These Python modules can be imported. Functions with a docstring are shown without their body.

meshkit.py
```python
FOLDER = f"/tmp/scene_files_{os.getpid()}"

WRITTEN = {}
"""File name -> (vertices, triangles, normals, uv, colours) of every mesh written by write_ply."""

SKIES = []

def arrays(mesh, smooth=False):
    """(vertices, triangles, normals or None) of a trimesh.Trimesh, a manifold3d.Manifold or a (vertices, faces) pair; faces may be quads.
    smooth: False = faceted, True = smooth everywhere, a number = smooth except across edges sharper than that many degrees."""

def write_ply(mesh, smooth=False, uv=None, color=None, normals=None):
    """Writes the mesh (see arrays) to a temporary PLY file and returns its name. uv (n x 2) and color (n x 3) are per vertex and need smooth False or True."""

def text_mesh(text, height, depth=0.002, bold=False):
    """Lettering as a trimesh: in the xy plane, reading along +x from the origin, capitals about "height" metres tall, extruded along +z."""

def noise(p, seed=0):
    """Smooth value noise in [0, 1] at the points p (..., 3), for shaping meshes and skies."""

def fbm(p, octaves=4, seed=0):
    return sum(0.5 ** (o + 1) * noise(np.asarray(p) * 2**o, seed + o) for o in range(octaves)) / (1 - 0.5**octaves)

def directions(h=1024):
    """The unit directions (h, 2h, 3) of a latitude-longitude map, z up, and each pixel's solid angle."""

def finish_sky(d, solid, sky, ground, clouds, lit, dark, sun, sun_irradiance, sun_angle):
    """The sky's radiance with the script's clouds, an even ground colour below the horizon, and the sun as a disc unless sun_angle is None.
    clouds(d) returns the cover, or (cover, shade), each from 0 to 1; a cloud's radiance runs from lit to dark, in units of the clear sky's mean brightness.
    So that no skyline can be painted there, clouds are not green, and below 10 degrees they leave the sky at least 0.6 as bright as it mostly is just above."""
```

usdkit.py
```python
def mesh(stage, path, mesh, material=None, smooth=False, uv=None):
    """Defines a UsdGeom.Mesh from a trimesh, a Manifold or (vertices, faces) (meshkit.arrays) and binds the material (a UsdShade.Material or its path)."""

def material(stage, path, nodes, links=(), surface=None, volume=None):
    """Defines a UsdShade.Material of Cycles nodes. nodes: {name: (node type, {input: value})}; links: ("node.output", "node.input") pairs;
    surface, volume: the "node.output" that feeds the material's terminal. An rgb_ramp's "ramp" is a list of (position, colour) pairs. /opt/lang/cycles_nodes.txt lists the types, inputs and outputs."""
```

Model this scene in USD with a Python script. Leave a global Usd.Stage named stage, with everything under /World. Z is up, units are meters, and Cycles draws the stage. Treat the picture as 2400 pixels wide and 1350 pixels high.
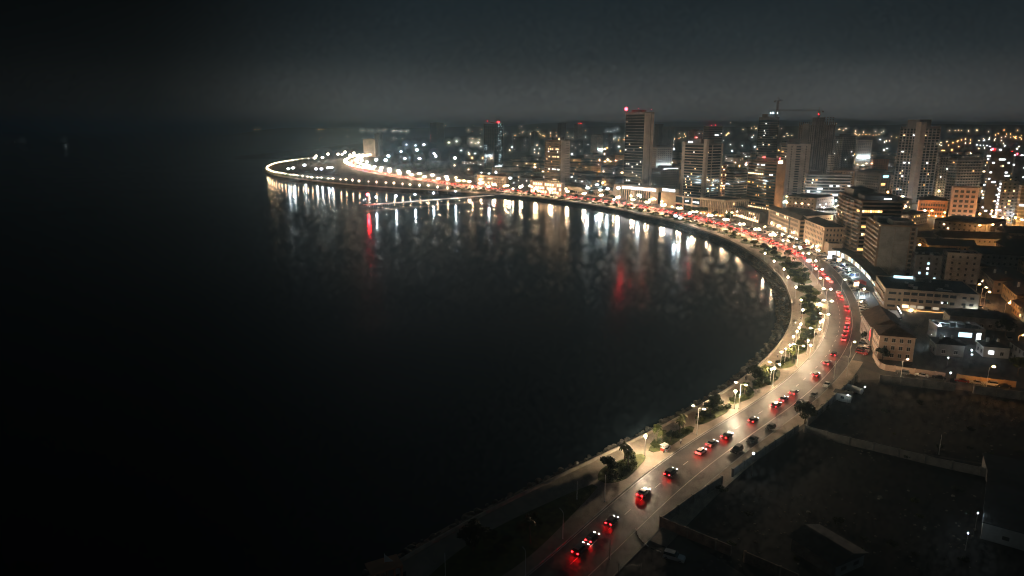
import math, random, warnings
warnings.simplefilter("ignore")
import numpy as np
import trimesh, usdkit, meshkit
from pxr import Usd, UsdGeom, UsdLux, UsdShade, Gf, Sdf, Vt
from shapely.geometry import Polygon, LineString, Point
from shapely.ops import nearest_points

stage = Usd.Stage.CreateInMemory()
UsdGeom.SetStageUpAxis(stage, 'Z')
UsdGeom.SetStageMetersPerUnit(stage, 1.0)
UsdGeom.Xform.Define(stage, '/World')
UsdGeom.Scope.Define(stage, '/World/Looks')
rnd = random.Random(7)

# ---------------------------------------------------------------- camera, sky, air
PITCH, CAMH, FPX = math.radians(13.2), 90.0, 1600.0
cam = UsdGeom.Camera.Define(stage, '/World/camera')
cam.CreateHorizontalApertureAttr(36.0)
cam.CreateFocalLengthAttr(24.0)
cam.CreateClippingRangeAttr(Gf.Vec2f(1.0, 80000.0))
cam.CreateExposureAttr(0.7)
cam.AddTranslateOp().Set(Gf.Vec3d(0, 0, CAMH))
cam.AddRotateXOp().Set(90 - math.degrees(PITCH))

sky = UsdLux.DomeLight.Define(stage, '/World/sky')
# a night overcast over a dim, long-set sun: the cloud deck glows over the town and is dark over the open sea
mat_sky = usdkit.material(stage, '/World/Looks/night_sky', {
    'tex': ('sky_texture', {'sky_type': 'single_scattering', 'sun_disc': False, 'sun_elevation': -0.12, 'sun_rotation': 2.2}),
    'tc': ('texture_coordinate', {}), 'sep': ('separate_xyz', {}),
    'az': ('map_range', {'range_type': 'smoothstep', 'from_min': -0.47, 'from_max': -0.08, 'to_min': 0.055, 'to_max': 1.0, 'clamp': True}),
    'el': ('map_range', {'range_type': 'linear', 'from_min': 0.0, 'from_max': 0.17, 'to_min': 1.0, 'to_max': 0.0, 'clamp': True}),
    'el2': ('math', {'math_type': 'power', 'value2': 1.5}),
    'band': ('rgb_ramp', {'ramp': [(0.0, (0.058, 0.098, 0.126)), (0.3, (0.122, 0.165, 0.190)), (1.0, (0.66, 0.66, 0.64))]}),
    'ns': ('noise_texture', {'scale': 2.6, 'detail': 5.0, 'roughness': 0.55}),
    'nm': ('mapping', {'scale': (1.0, 1.0, 3.2)}),
    'nr': ('map_range', {'from_min': 0.3, 'from_max': 0.7, 'to_min': 0.78, 'to_max': 1.2, 'clamp': True}),
    'm1': ('vector_math', {'math_type': 'scale'}),
    'm2': ('vector_math', {'math_type': 'scale'}),
    'mx': ('mix', {'fac': 0.97}),
    'bg': ('background_shader', {'strength': 0.10}),
}, [('tc.generated', 'sep.vector'), ('sep.x', 'az.value'), ('sep.z', 'el.value'), ('el.result', 'el2.value1'), ('el2.value', 'band.fac'),
    ('tc.generated', 'nm.vector'), ('nm.vector', 'ns.vector'), ('ns.fac', 'nr.value'),
    ('band.color', 'm1.vector1'), ('az.result', 'm1.scale'), ('m1.vector', 'm2.vector1'), ('nr.result', 'm2.scale'),
    ('tex.color', 'mx.color1'), ('m2.vector', 'mx.color2'), ('mx.color', 'bg.color')], surface='bg.background')
UsdShade.MaterialBindingAPI.Apply(sky.GetPrim()).Bind(mat_sky)
sky.GetPrim().SetCustomDataByKey('kind', 'structure')

mat_haze = usdkit.material(stage, '/World/Looks/haze_air', {'v': ('principled_volume', {'color': (0.46, 0.74, 0.96), 'density': 1.6e-4, 'anisotropy': 0.66})}, volume='v.volume')


# ---------------------------------------------------------------- from a photograph's pixel to the ground
CP, SP = math.cos(PITCH), math.sin(PITCH)
def at(px, py, z=0.0):
    u, v = (px - 1200) / FPX, (675 - py) / FPX
    t = (z - CAMH) / (-SP + v * CP)
    return np.array([u * t, (CP + v * SP) * t])
def column(px, y, z=0.0):
    """x of the point at world distance y, height z that stands in column px"""
    return (px - 1200) / FPX * (y * CP - (z - CAMH) * SP)
def height_at(py, y):
    v = (675 - py) / FPX
    return CAMH + y * (-SP + v * CP) / (CP + v * SP)
def pix(x, y, z=0.0):
    d = y * CP - (z - CAMH) * SP
    return 1200 + FPX * x / d, 675 - FPX * (y * SP + (z - CAMH) * CP) / d

# ---------------------------------------------------------------- shapes
class MB:
    def __init__(s): s.v, s.f, s.n = [], [], 0
    def add(s, v, f):
        v = np.asarray(v, float); s.v.append(v); s.f.append(np.asarray(f, int) + s.n); s.n += len(v); return s
    BF = [(0, 2, 1), (0, 3, 2), (4, 5, 6), (4, 6, 7), (0, 1, 5), (0, 5, 4), (1, 2, 6), (1, 6, 5), (2, 3, 7), (2, 7, 6), (3, 0, 4), (3, 4, 7)]
    def box(s, x0, x1, y0, y1, z0, z1):
        return s.add([(x0, y0, z0), (x1, y0, z0), (x1, y1, z0), (x0, y1, z0), (x0, y0, z1), (x1, y0, z1), (x1, y1, z1), (x0, y1, z1)], MB.BF)
    def bar(s, a, b, w, h=None):
        """a square bar from a to b"""
        a, b = np.array(a, float), np.array(b, float); h = h or w
        d = (b - a) / max(np.linalg.norm(b - a), 1e-9)
        up = np.array([0, 0, 1.0]) if abs(d[2]) < 0.95 else np.array([1.0, 0, 0])
        sx = np.cross(d, up); sx /= np.linalg.norm(sx); sy = np.cross(sx, d)
        q = [sx * w / 2 * i + sy * h / 2 * j for i, j in ((-1, -1), (1, -1), (1, 1), (-1, 1))]
        return s.add([a + k for k in q] + [b + k for k in q], [(0, 1, 2), (0, 2, 3), (4, 6, 5), (4, 7, 6)] + [t for i in range(4) for t in ((i, i + 4, (i + 1) % 4), ((i + 1) % 4, i + 4, (i + 1) % 4 + 4))])
    def tube(s, pts, radii, n=6, cap=True):
        pts = [np.array(p, float) for p in pts]; V, F = [], []
        for i, p in enumerate(pts):
            d = pts[min(i + 1, len(pts) - 1)] - pts[max(i - 1, 0)]; d /= max(np.linalg.norm(d), 1e-9)
            r0 = np.array([1.0, 0, 0]) if abs(d[0]) < 0.8 else np.array([0, 1.0, 0])
            a = np.cross(d, r0); a /= np.linalg.norm(a); b = np.cross(d, a)
            for k in range(n):
                t = 2 * math.pi * k / n; V.append(p + radii[i] * (math.cos(t) * a + math.sin(t) * b))
        for i in range(len(pts) - 1):
            for k in range(n):
                p, q = i * n + k, i * n + (k + 1) % n
                F += [(p, q, p + n), (q, q + n, p + n)]
        if cap:
            V += [pts[0], pts[-1]]
            for k in range(n):
                F += [(len(V) - 2, (k + 1) % n, k), (len(V) - 1, (len(pts) - 1) * n + k, (len(pts) - 1) * n + (k + 1) % n)]
        return s.add(V, F)
    def ball(s, c, r, sub=1, sz=1.0):
        m = trimesh.creation.icosphere(subdivisions=sub, radius=r)
        return s.add(m.vertices * [1, 1, sz] + np.array(c), m.faces)
    def prism(s, poly, z0, z1):
        v, f = trimesh.creation.triangulate_polygon(poly if isinstance(poly, Polygon) else Polygon(poly), engine='earcut')
        n = len(v); ring = []
        s.add(np.c_[v, np.full(n, z1)], f if np.cross(v[f[0][1]] - v[f[0][0]], v[f[0][2]] - v[f[0][0]]) > 0 else np.array(f)[:, ::-1])
        P = list((poly if isinstance(poly, Polygon) else Polygon(poly)).exterior.coords)[:-1]
        if Polygon(P).exterior.is_ccw is False: P = P[::-1]
        m = len(P)
        return s.add([(x, y, z0) for x, y in P] + [(x, y, z1) for x, y in P], [t for i in range(m) for t in ((i, (i + 1) % m, (i + 1) % m + m), (i, (i + 1) % m + m, i + m))])
    def strip(s, a, b, za, zb):
        """a sheet between two polylines of equal length"""
        n = len(a); V = [(x, y, za) for x, y in a] + [(x, y, zb) for x, y in b]
        return s.add(V, [t for i in range(n - 1) for t in ((i, i + n, i + 1), (i + 1, i + n, i + n + 1))])
    def wallstrip(s, line, w, z0, z1):
        """a wall of thickness w that follows a polyline"""
        c = np.array(line, float); nn = normals(c); a, b = c - nn * w / 2, c + nn * w / 2; n = len(c)
        V = [(*p, z0) for p in a] + [(*p, z0) for p in b] + [(*p, z1) for p in a] + [(*p, z1) for p in b]; F = []
        for i in range(n - 1):
            A, B, C, D = i, i + n, i + 2 * n, i + 3 * n
            F += [(A, A + 1, C), (A + 1, C + 1, C), (B, D, B + 1), (B + 1, D, D + 1), (C, C + 1, D), (C + 1, D + 1, D)]
        for i in (0, n - 1):
            F += [(i, i + n, i + 3 * n), (i, i + 3 * n, i + 2 * n)]
        return s.add(V, F)
    def get(s): return np.vstack(s.v), np.vstack(s.f)

def normals(c):
    """unit normals to the left of a polyline"""
    d = np.gradient(c, axis=0); d /= np.maximum(np.linalg.norm(d, axis=1, keepdims=True), 1e-9)
    return np.c_[-d[:, 1], d[:, 0]]
def resample(c, step):
    c = np.array(c, float); l = np.r_[0, np.cumsum(np.linalg.norm(np.diff(c, axis=0), axis=1))]
    n = max(2, int(l[-1] / step) + 1); t = np.linspace(0, l[-1], n)
    return np.c_[np.interp(t, l, c[:, 0]), np.interp(t, l, c[:, 1])]
def smooth(c, step=4.0, passes=40):
    c = resample(c, step)
    for _ in range(passes):
        c[1:-1] = c[1:-1] * 0.5 + (c[:-2] + c[2:]) * 0.25
    return c
def line_px(pts, step=4.0, passes=40, z=0.0): return smooth([at(x, y, z) for x, y in pts], step, passes)

# ---------------------------------------------------------------- prims
taken = {}
def numbered(parent, name):
    k = (parent, name); n = taken.get(k, 0); taken[k] = n + 1
    return f'{parent}/{name}' + (f'_{n:03d}' if n else '')
def keys(prim, label=None, cat=None, group=None, kind=None):
    for k, v in (('label', label), ('category', cat), ('group', group), ('kind', kind)):
        if v: prim.SetCustomDataByKey(k, v)
    return prim
MATS = {}
def bind(prim, mat):
    UsdShade.MaterialBindingAPI.Apply(prim).Bind(MATS[mat] if isinstance(mat, str) else mat)
def mesh_prim(path, mb, mat, flat=True):
    v, f = mb.get() if isinstance(mb, MB) else mb
    m = UsdGeom.Mesh.Define(stage, path)
    m.CreatePointsAttr(Vt.Vec3fArray.FromNumpy(np.ascontiguousarray(v, np.float32)))
    m.CreateFaceVertexCountsAttr(Vt.IntArray.FromNumpy(np.full(len(f), 3, np.int32)))
    m.CreateFaceVertexIndicesAttr(Vt.IntArray.FromNumpy(np.ascontiguousarray(f, np.int32).ravel()))
    m.CreateSubdivisionSchemeAttr('none')
    bind(m.GetPrim(), mat)
    return m.GetPrim()
def part(parent, name, mb, mat, label=None, kind=None):
    p = mesh_prim(numbered(str(parent if isinstance(parent, str) else parent.GetPath()), name), mb, mat)
    return keys(p, label, kind=kind)
def thing(name, label, cat, loc=(0, 0, 0), rotz=0.0, group=None, kind=None):
    x = UsdGeom.Xform.Define(stage, numbered('/World', name))
    x.AddTranslateOp().Set(Gf.Vec3d(*map(float, loc)))
    if rotz: x.AddRotateZOp().Set(float(rotz))
    return keys(x.GetPrim(), label, cat, group, kind)
def setting(name, mb, mat, kind='structure'):
    return keys(mesh_prim(numbered('/World', name), mb, mat), kind=kind)
def single(name, label, cat, mb, mat, group=None):
    return keys(mesh_prim(numbered('/World', name), mb, mat), label, cat, group)
def proto(name):
    return stage.CreateClassPrim('/World/_' + name)
def copy(source, name, label, cat, loc, rotz=0.0, scale=1.0, group=None):
    x = UsdGeom.Xform.Define(stage, numbered('/World', name)); p = x.GetPrim()
    x.AddTranslateOp().Set(Gf.Vec3d(*map(float, loc)))
    if rotz: x.AddRotateZOp().Set(float(rotz))
    if np.ndim(scale) or scale != 1.0: x.AddScaleOp().Set(Gf.Vec3f(*(map(float, scale) if np.ndim(scale) else [float(scale)] * 3)))
    p.GetReferences().AddInternalReference('/World/_' + source); p.SetInstanceable(True)
    return keys(p, label, cat, group)

# ---------------------------------------------------------------- materials
def mk(name, color, rough=0.7, vary=0.25, scale=0.6, metallic=0.0, spec=0.5, bump=0.0, detail=5.0, dark=None, coat=0.0):
    c = np.array(color, float); lo = np.array(dark, float) if dark is not None else c * (1 - vary); hi = c if dark is not None else c * (1 + vary)
    nodes = {'g': ('geometry', {}), 'n': ('noise_texture', {'scale': scale, 'detail': detail, 'roughness': 0.62}),
             'r': ('rgb_ramp', {'ramp': [(0.32, tuple(lo)), (0.68, tuple(hi))]}),
             'p': ('principled_bsdf', {'roughness': rough, 'metallic': metallic, 'specular_ior_level': spec, 'coat_weight': coat})}
    links = [('g.position', 'n.vector'), ('n.fac', 'r.fac'), ('r.color', 'p.base_color')]
    if bump:
        nodes['n2'] = ('noise_texture', {'scale': scale * 6, 'detail': 3.0}); nodes['b'] = ('bump', {'strength': bump, 'distance': 0.1})
        links += [('g.position', 'n2.vector'), ('n2.fac', 'b.height'), ('b.normal', 'p.normal')]
    MATS[name] = usdkit.material(stage, '/World/Looks/' + name, nodes, links, surface='p.BSDF')
def lamp_mat(name, color, strength):
    MATS[name] = usdkit.material(stage, '/World/Looks/' + name, {'e': ('emission', {'color': color, 'strength': strength})}, surface='e.emission')

WARM, ORANGE, COOL, RED, CYAN = (1.0, 0.73, 0.44), (1.0, 0.42, 0.11), (0.74, 0.93, 1.0), (1.0, 0.006, 0.010), (0.45, 0.9, 1.0)
mk('asphalt', (0.054, 0.049, 0.046), rough=0.52, vary=0.38, scale=0.22, spec=0.5, bump=0.15, detail=8.0)
mk('dark_asphalt', (0.045, 0.044, 0.044), rough=0.75, vary=0.3, scale=0.2)
mk('paving', (0.27, 0.22, 0.17), rough=0.75, vary=0.16, scale=0.35)
mk('kerb_stone', (0.34, 0.32, 0.29), vary=0.15, scale=0.8)
mk('seawall_stone', (0.36, 0.31, 0.25), vary=0.2, scale=0.5)
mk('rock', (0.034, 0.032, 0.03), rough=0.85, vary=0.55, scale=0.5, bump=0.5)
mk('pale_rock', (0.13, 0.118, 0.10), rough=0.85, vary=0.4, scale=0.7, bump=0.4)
mk('town_ground', (0.075, 0.068, 0.06), rough=0.9, vary=0.4, scale=0.05)
mk('park_ground', (0.05, 0.052, 0.04), rough=0.95, vary=0.4, scale=0.03)
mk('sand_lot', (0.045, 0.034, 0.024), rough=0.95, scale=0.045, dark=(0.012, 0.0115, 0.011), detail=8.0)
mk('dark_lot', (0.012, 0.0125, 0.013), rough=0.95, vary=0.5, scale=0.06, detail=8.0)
mk('grass', (0.075, 0.085, 0.022), rough=0.9, vary=0.5, scale=0.5, bump=0.5)
mk('white_paint', (0.62, 0.60, 0.56), rough=0.6, vary=0.2, scale=1.5)
mk('hill_soil', (0.05, 0.045, 0.04), rough=0.95, vary=0.3, scale=0.004)
mk('concrete', (0.34, 0.31, 0.28), vary=0.14, scale=0.12)
mk('pale_concrete', (0.46, 0.44, 0.41), vary=0.12, scale=0.12)
mk('brown_concrete', (0.21, 0.155, 0.115), vary=0.14, scale=0.15)
mk('grey_concrete', (0.29, 0.30, 0.305), vary=0.16, scale=0.12)
mk('dark_concrete', (0.15, 0.158, 0.165), vary=0.2, scale=0.12)
mk('raw_concrete', (0.27, 0.27, 0.28), vary=0.3, scale=0.2)
mk('cream_stone', (0.38, 0.29, 0.21), vary=0.14, scale=0.2)
mk('pink_plaster', (0.47, 0.35, 0.28), vary=0.14, scale=0.3)
mk('white_plaster', (0.58, 0.56, 0.52), vary=0.12, scale=0.2)
mk('ochre_plaster', (0.45, 0.31, 0.16), vary=0.18, scale=0.25)
mk('orange_brick', (0.40, 0.20, 0.11), vary=0.25, scale=0.4)
mk('grey_plaster', (0.24, 0.24, 0.235), vary=0.2, scale=0.2)
mk('boundary_wall', (0.19, 0.185, 0.175), vary=0.3, scale=0.35)
mk('brick_wall', (0.28, 0.19, 0.14), vary=0.35, scale=0.6)
mk('flat_roof', (0.045, 0.05, 0.052), rough=0.9, vary=0.4, scale=0.15)
mk('tile_roof', (0.075, 0.042, 0.030), rough=0.85, vary=0.35, scale=0.5)
mk('dark_tile_roof', (0.038, 0.036, 0.036), rough=0.85, vary=0.35, scale=0.5)
mk('glass', (0.012, 0.016, 0.019), rough=0.10, vary=0.3, scale=0.3, spec=0.8)
mk('teal_glass', (0.014, 0.030, 0.036), rough=0.08, vary=0.3, scale=0.3, spec=0.9)
mk('recess', (0.035, 0.032, 0.030), rough=0.6, vary=0.4, scale=0.4)  # dark tone stands in for shade inside windows, loggias and open floors
mk('metal_grey', (0.22, 0.22, 0.22), rough=0.5, vary=0.1, metallic=0.4)
mk('metal_dark', (0.05, 0.052, 0.055), rough=0.5, vary=0.1, metallic=0.3)
mk('pole_white', (0.72, 0.72, 0.70), rough=0.5, vary=0.1)
mk('steel_white', (0.42, 0.43, 0.44), rough=0.5, vary=0.1)
mk('tyre', (0.018, 0.018, 0.018), rough=0.8, vary=0.2)
mk('wheel_rim', (0.35, 0.35, 0.36), rough=0.35, vary=0.1, metallic=0.7)
mk('trunk_bark', (0.11, 0.085, 0.06), rough=0.9, vary=0.35, scale=3.0)
mk('red_canvas', (0.50, 0.055, 0.03), rough=0.8, vary=0.15)
mk('blue_cloth', (0.05, 0.08, 0.16), rough=0.9, vary=0.2)
mk('white_cloth', (0.55, 0.53, 0.50), rough=0.9, vary=0.1)
mk('dark_cloth', (0.03, 0.03, 0.035), rough=0.9, vary=0.2)
mk('skin', (0.16, 0.085, 0.05), rough=0.6, vary=0.1)
mk('hair', (0.015, 0.012, 0.01), rough=0.7, vary=0.1)
for nm, c, cl in (('black', (0.012, 0.012, 0.013), .6), ('white', (0.62, 0.61, 0.59), .5), ('silver', (0.32, 0.33, 0.34), .6), ('grey', (0.10, 0.105, 0.11), .6), ('red', (0.22, 0.02, 0.018), .6), ('blue', (0.02, 0.035, 0.09), .6), ('beige', (0.30, 0.25, 0.18), .5)):
    mk('paint_' + nm, c, rough=0.28, vary=0.06, coat=cl, metallic=0.0)
def leaf_mat(name, lo, hi):
    MATS[name] = usdkit.material(stage, '/World/Looks/' + name, {
        'g': ('geometry', {}), 'n': ('noise_texture', {'scale': 0.9, 'detail': 3.0}), 'w': ('math', {'math_type': 'multiply_add', 'value2': 0.5, 'value3': 0.0}),
        'a': ('math', {'math_type': 'add'}), 'r': ('rgb_ramp', {'ramp': [(0.25, lo), (0.85, hi)]}),
        'd': ('principled_bsdf', {'roughness': 0.6, 'specular_ior_level': 0.3}), 't': ('translucent_bsdf', {}), 'm': ('mix_closure', {'fac': 0.28})},
        [('g.position', 'n.vector'), ('g.random_per_island', 'w.value1'), ('w.value', 'a.value1'), ('n.fac', 'a.value2'), ('a.value', 'r.fac'), ('r.color', 'd.base_color'), ('r.color', 't.color'), ('d.BSDF', 'm.closure1'), ('t.BSDF', 'm.closure2')], surface='m.closure')
leaf_mat('leaf_green', (0.035, 0.046, 0.012), (0.12, 0.13, 0.03))
leaf_mat('leaf_dark', (0.014, 0.020, 0.010), (0.045, 0.055, 0.022))
leaf_mat('leaf_palm', (0.045, 0.055, 0.015), (0.13, 0.13, 0.04))
lamp_mat('lamp_warm', WARM, 400.0)
lamp_mat('lamp_kerb_near', (1.0, 0.70, 0.41), 185.0)
lamp_mat('lamp_kerb_mid', (1.0, 0.70, 0.41), 300.0)
lamp_mat('lamp_street', ORANGE, 190.0)
lamp_mat('uplight_warm', (1.0, 0.74, 0.55), 60.0)
lamp_mat('uplight_orange', ORANGE, 45.0)
lamp_mat('lamp_yard', COOL, 130.0)
lamp_mat('lamp_street_soft', (1.0, 0.66, 0.36), 230.0)
lamp_mat('lamp_kerb', (1.0, 0.69, 0.40), 880.0)
lamp_mat('lamp_spit', (1.0, 0.67, 0.35), 150.0)
lamp_mat('lamp_warm_soft', (1.0, 0.62, 0.30), 800.0)
lamp_mat('lamp_front', (1.0, 0.62, 0.30), 330.0)
lamp_mat('lamp_first', (1.0, 0.77, 0.50), 1700.0)
lamp_mat('lamp_white', COOL, 950.0)
lamp_mat('lamp_orange', ORANGE, 800.0)
lamp_mat('flood_white', COOL, 230.0)
lamp_mat('flood_shore', COOL, 130.0)
lamp_mat('flood_warm', (1.0, 0.78, 0.5), 230.0)
lamp_mat('lamp_far', (1.0, 0.62, 0.32), 24.0)
lamp_mat('lamp_far_orange', (1.0, 0.36, 0.09), 24.0)
lamp_mat('lamp_far_white', COOL, 24.0)
lamp_mat('beacon_red', RED, 120.0)
lamp_mat('beacon_red_strong', (1.0, 0.012, 0.02), 190.0)
lamp_mat('beacon_red_tower', (1.0, 0.022, 0.035), 22.0)
lamp_mat('sign_red', (1.0, 0.03, 0.03), 2.5)
lamp_mat('tail_light', (1.0, 0.0022, 0.0030), 75.0)
lamp_mat('head_light', (1.0, 0.93, 0.8), 30.0)
lamp_mat('window_warm', (1.0, 0.66, 0.34), 2.6)
lamp_mat('window_amber', (1.0, 0.50, 0.15), 1.7)
lamp_mat('window_white', (0.92, 0.97, 1.0), 2.6)
lamp_mat('window_cyan', (0.55, 0.88, 1.0), 1.3)
lamp_mat('window_dim', (0.95, 0.75, 0.5), 0.35)
lamp_mat('sign_white', (0.95, 0.97, 1.0), 6.0)
lamp_mat('sign_cyan', (0.35, 0.95, 1.0), 3.0)
lamp_mat('sign_warm', (1.0, 0.75, 0.5), 5.0)
MATS['water'] = usdkit.material(stage, '/World/Looks/water', {
    'g': ('geometry', {}), 'mp': ('mapping', {'scale': (1.0, 0.55, 1.0)}), 'n': ('noise_texture', {'scale': 0.42, 'detail': 3.0, 'roughness': 0.6}),
    'n2': ('noise_texture', {'scale': 0.012, 'detail': 3.0}), 'rr': ('map_range', {'from_min': 0.35, 'from_max': 0.65, 'to_min': 0.125, 'to_max': 0.155, 'clamp': True}),
    'b': ('bump', {'strength': 0.05, 'distance': 0.3}),
    'p': ('principled_bsdf', {'base_color': (0.0030, 0.0052, 0.0078), 'ior': 1.333, 'specular_ior_level': 0.5})},
    [('g.position', 'mp.vector'), ('mp.vector', 'n.vector'), ('g.position', 'n2.vector'), ('n2.fac', 'rr.value'), ('rr.result', 'p.roughness'), ('n.fac', 'b.height'), ('b.normal', 'p.normal')], surface='p.BSDF')

# ---------------------------------------------------------------- the shore, the land, the road
WATER_Z = -3.6
near_shore = [(-150, -140), (-95, 10), (-62, 75), (-30, 122), (-6, 148), (11.2, 163.2)]
shore_px = [(1441, 1057), (1487, 1035), (1541, 1008), (1600, 978), (1667, 940), (1744, 890), (1779, 859), (1815, 823), (1840, 792), (1850, 767), (1856, 742), (1857, 720), (1852, 698), (1842, 673), (1828, 650), (1807, 628), (1783, 608), (1750, 587), (1717, 568), (1675, 551), (1633, 537), (1580, 520), (1542, 512), (1500, 505), (1467, 494), (1362, 477), (1300, 468), (1237, 461), (1175, 456), (1098, 451.5), (1017, 446), (912, 440), (808, 432.5), (746, 426), (683, 418), (650, 412.5), (630, 406), (621, 400)]
back_px = [(624, 392), (642, 383), (683, 375), (725, 370), (790, 365)]
shore = smooth(near_shore + [tuple(at(*p)) for p in shore_px] + [tuple(at(*p)) for p in back_px], 4.0, 30)
coast_far = [(-560, 2500), (-620, 3000), (-560, 3700), (-500, 4600), (-700, 6500), (-900, 14000)]
land_poly = Polygon(list(map(tuple, shore)) + coast_far + [(14000, 14000), (14000, -140)])
if not land_poly.is_valid: land_poly = land_poly.buffer(0)
if land_poly.geom_type != 'Polygon': land_poly = max(land_poly.geoms, key=lambda g: g.area)
lv, lf = trimesh.creation.triangulate_polygon(land_poly, engine='earcut')
setting('ground', MB().add(np.c_[lv, np.zeros(len(lv))], lf), 'town_ground')
setting('water', MB().add([(-26000, -400, WATER_Z), (15000, -400, WATER_Z), (15000, 26000, WATER_Z), (-26000, 26000, WATER_Z)], [(0, 1, 2), (0, 2, 3)]), 'water')

def hill(x, y):
    """height of the far ridges above the plain"""
    x, y = np.asarray(x, float), np.asarray(y, float)
    s = lambda a, b, t: (lambda k: k * k * (3 - 2 * k))(np.clip((t - a) / (b - a), 0, 1))
    n = meshkit.fbm(np.stack([x / 900.0, y / 900.0, np.zeros_like(x)], -1), 4, 3)
    town = s(2300, 5600, y + 0.35 * np.maximum(x, 0)) * s(-900, 900, x) * (45 + 85 * n)
    cape = s(7600, 9000, y) * (1 - s(10500, 11500, y)) * s(-3700, -2900, x) * (45 + 70 * n)
    return town + cape
gx, gy = np.meshgrid(np.linspace(-900, 12000, 90), np.linspace(2200, 12500, 80))
gz = hill(gx, gy) - 0.5
nx, ny = gx.shape[1], gx.shape[0]
quad = lambda nx, ny: [t for j in range(ny - 1) for i in range(nx - 1) for t in ((j * nx + i, j * nx + i + 1, (j + 1) * nx + i + 1), (j * nx + i, (j + 1) * nx + i + 1, (j + 1) * nx + i))]
setting('hills', MB().add(np.c_[gx.ravel(), gy.ravel(), gz.ravel()], quad(nx, ny)), 'hill_soil')
gx, gy = np.meshgrid(np.linspace(-4200, -300, 60), np.linspace(7400, 11600, 40))
setting('hills', MB().add(np.c_[gx.ravel(), gy.ravel(), hill(gx, gy).ravel() + WATER_Z - 1.0], quad(60, 40)), 'hill_soil')

MEET_Y = np.r_[np.arange(90, 2400, 12.0), np.arange(2400, 11500, 40.0)]
def meet(px, py, h=0.0):
    """where the sight line through a pixel comes down to h above the land"""
    u, v = (px - 1200) / FPX, (675 - py) / FPX
    dy, dz = CP + v * SP, -SP + v * CP
    y = MEET_Y; t = y / dy
    low = np.nonzero(CAMH + dz * t <= hill(u * t, y) + h)[0]
    if len(low):
        k = max(low[0], 1)
        a, b = (CAMH + dz * t[j] - float(hill(u * t[j], y[j])) - h for j in (k - 1, k)); f = a / max(a - b, 1e-9)
        yy = y[k - 1] + (y[k] - y[k - 1]) * f; return u * yy / dy, yy, float(hill(u * yy / dy, yy))
    return None

inner_px = [(1255, 1352), (1340, 1260), (1373, 1226), (1433, 1172), (1487, 1126), (1519, 1099), (1571, 1061), (1633, 1022), (1673, 1001), (1735, 965), (1798, 926), (1840, 897), (1867, 870), (1912, 826), (1935, 788), (1943, 758), (1944, 733), (1940, 713), (1933, 688), (1920, 663), (1903, 638), (1883, 617), (1863, 601), (1820, 580), (1750, 552), (1700, 536), (1650, 522), (1600, 508), (1500, 489), (1467, 481), (1362, 468), (1258, 457), (1196, 450), (1133, 443), (1050, 433.5), (1017, 428.5), (933, 416.5), (871, 405.5), (826, 396), (812, 389), (812, 381), (832, 372), (880, 362)]
inner = smooth([(-22, 96)] + [tuple(at(*p)) for p in inner_px], 4.0, 60)
def width_at(y): return np.interp(y, [90, 150, 330, 480, 700, 1000, 1400], [14.0, 14.5, 15.0, 17.0, 21.0, 25.0, 24.0])
nn = normals(inner)
if nn[10] @ (np.array([30.0, 150.0]) - inner[10]) > 0 and False: pass
RIGHT = -nn                                    # the road runs away from the camera: land lies on its right
outer = inner + RIGHT * width_at(inner[:, 1])[:, None]
for _ in range(30): outer[1:-1] = outer[1:-1] * .5 + (outer[:-2] + outer[2:]) * .25
arc = np.r_[0, np.cumsum(np.linalg.norm(np.diff(inner, axis=0), axis=1))]
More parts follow.
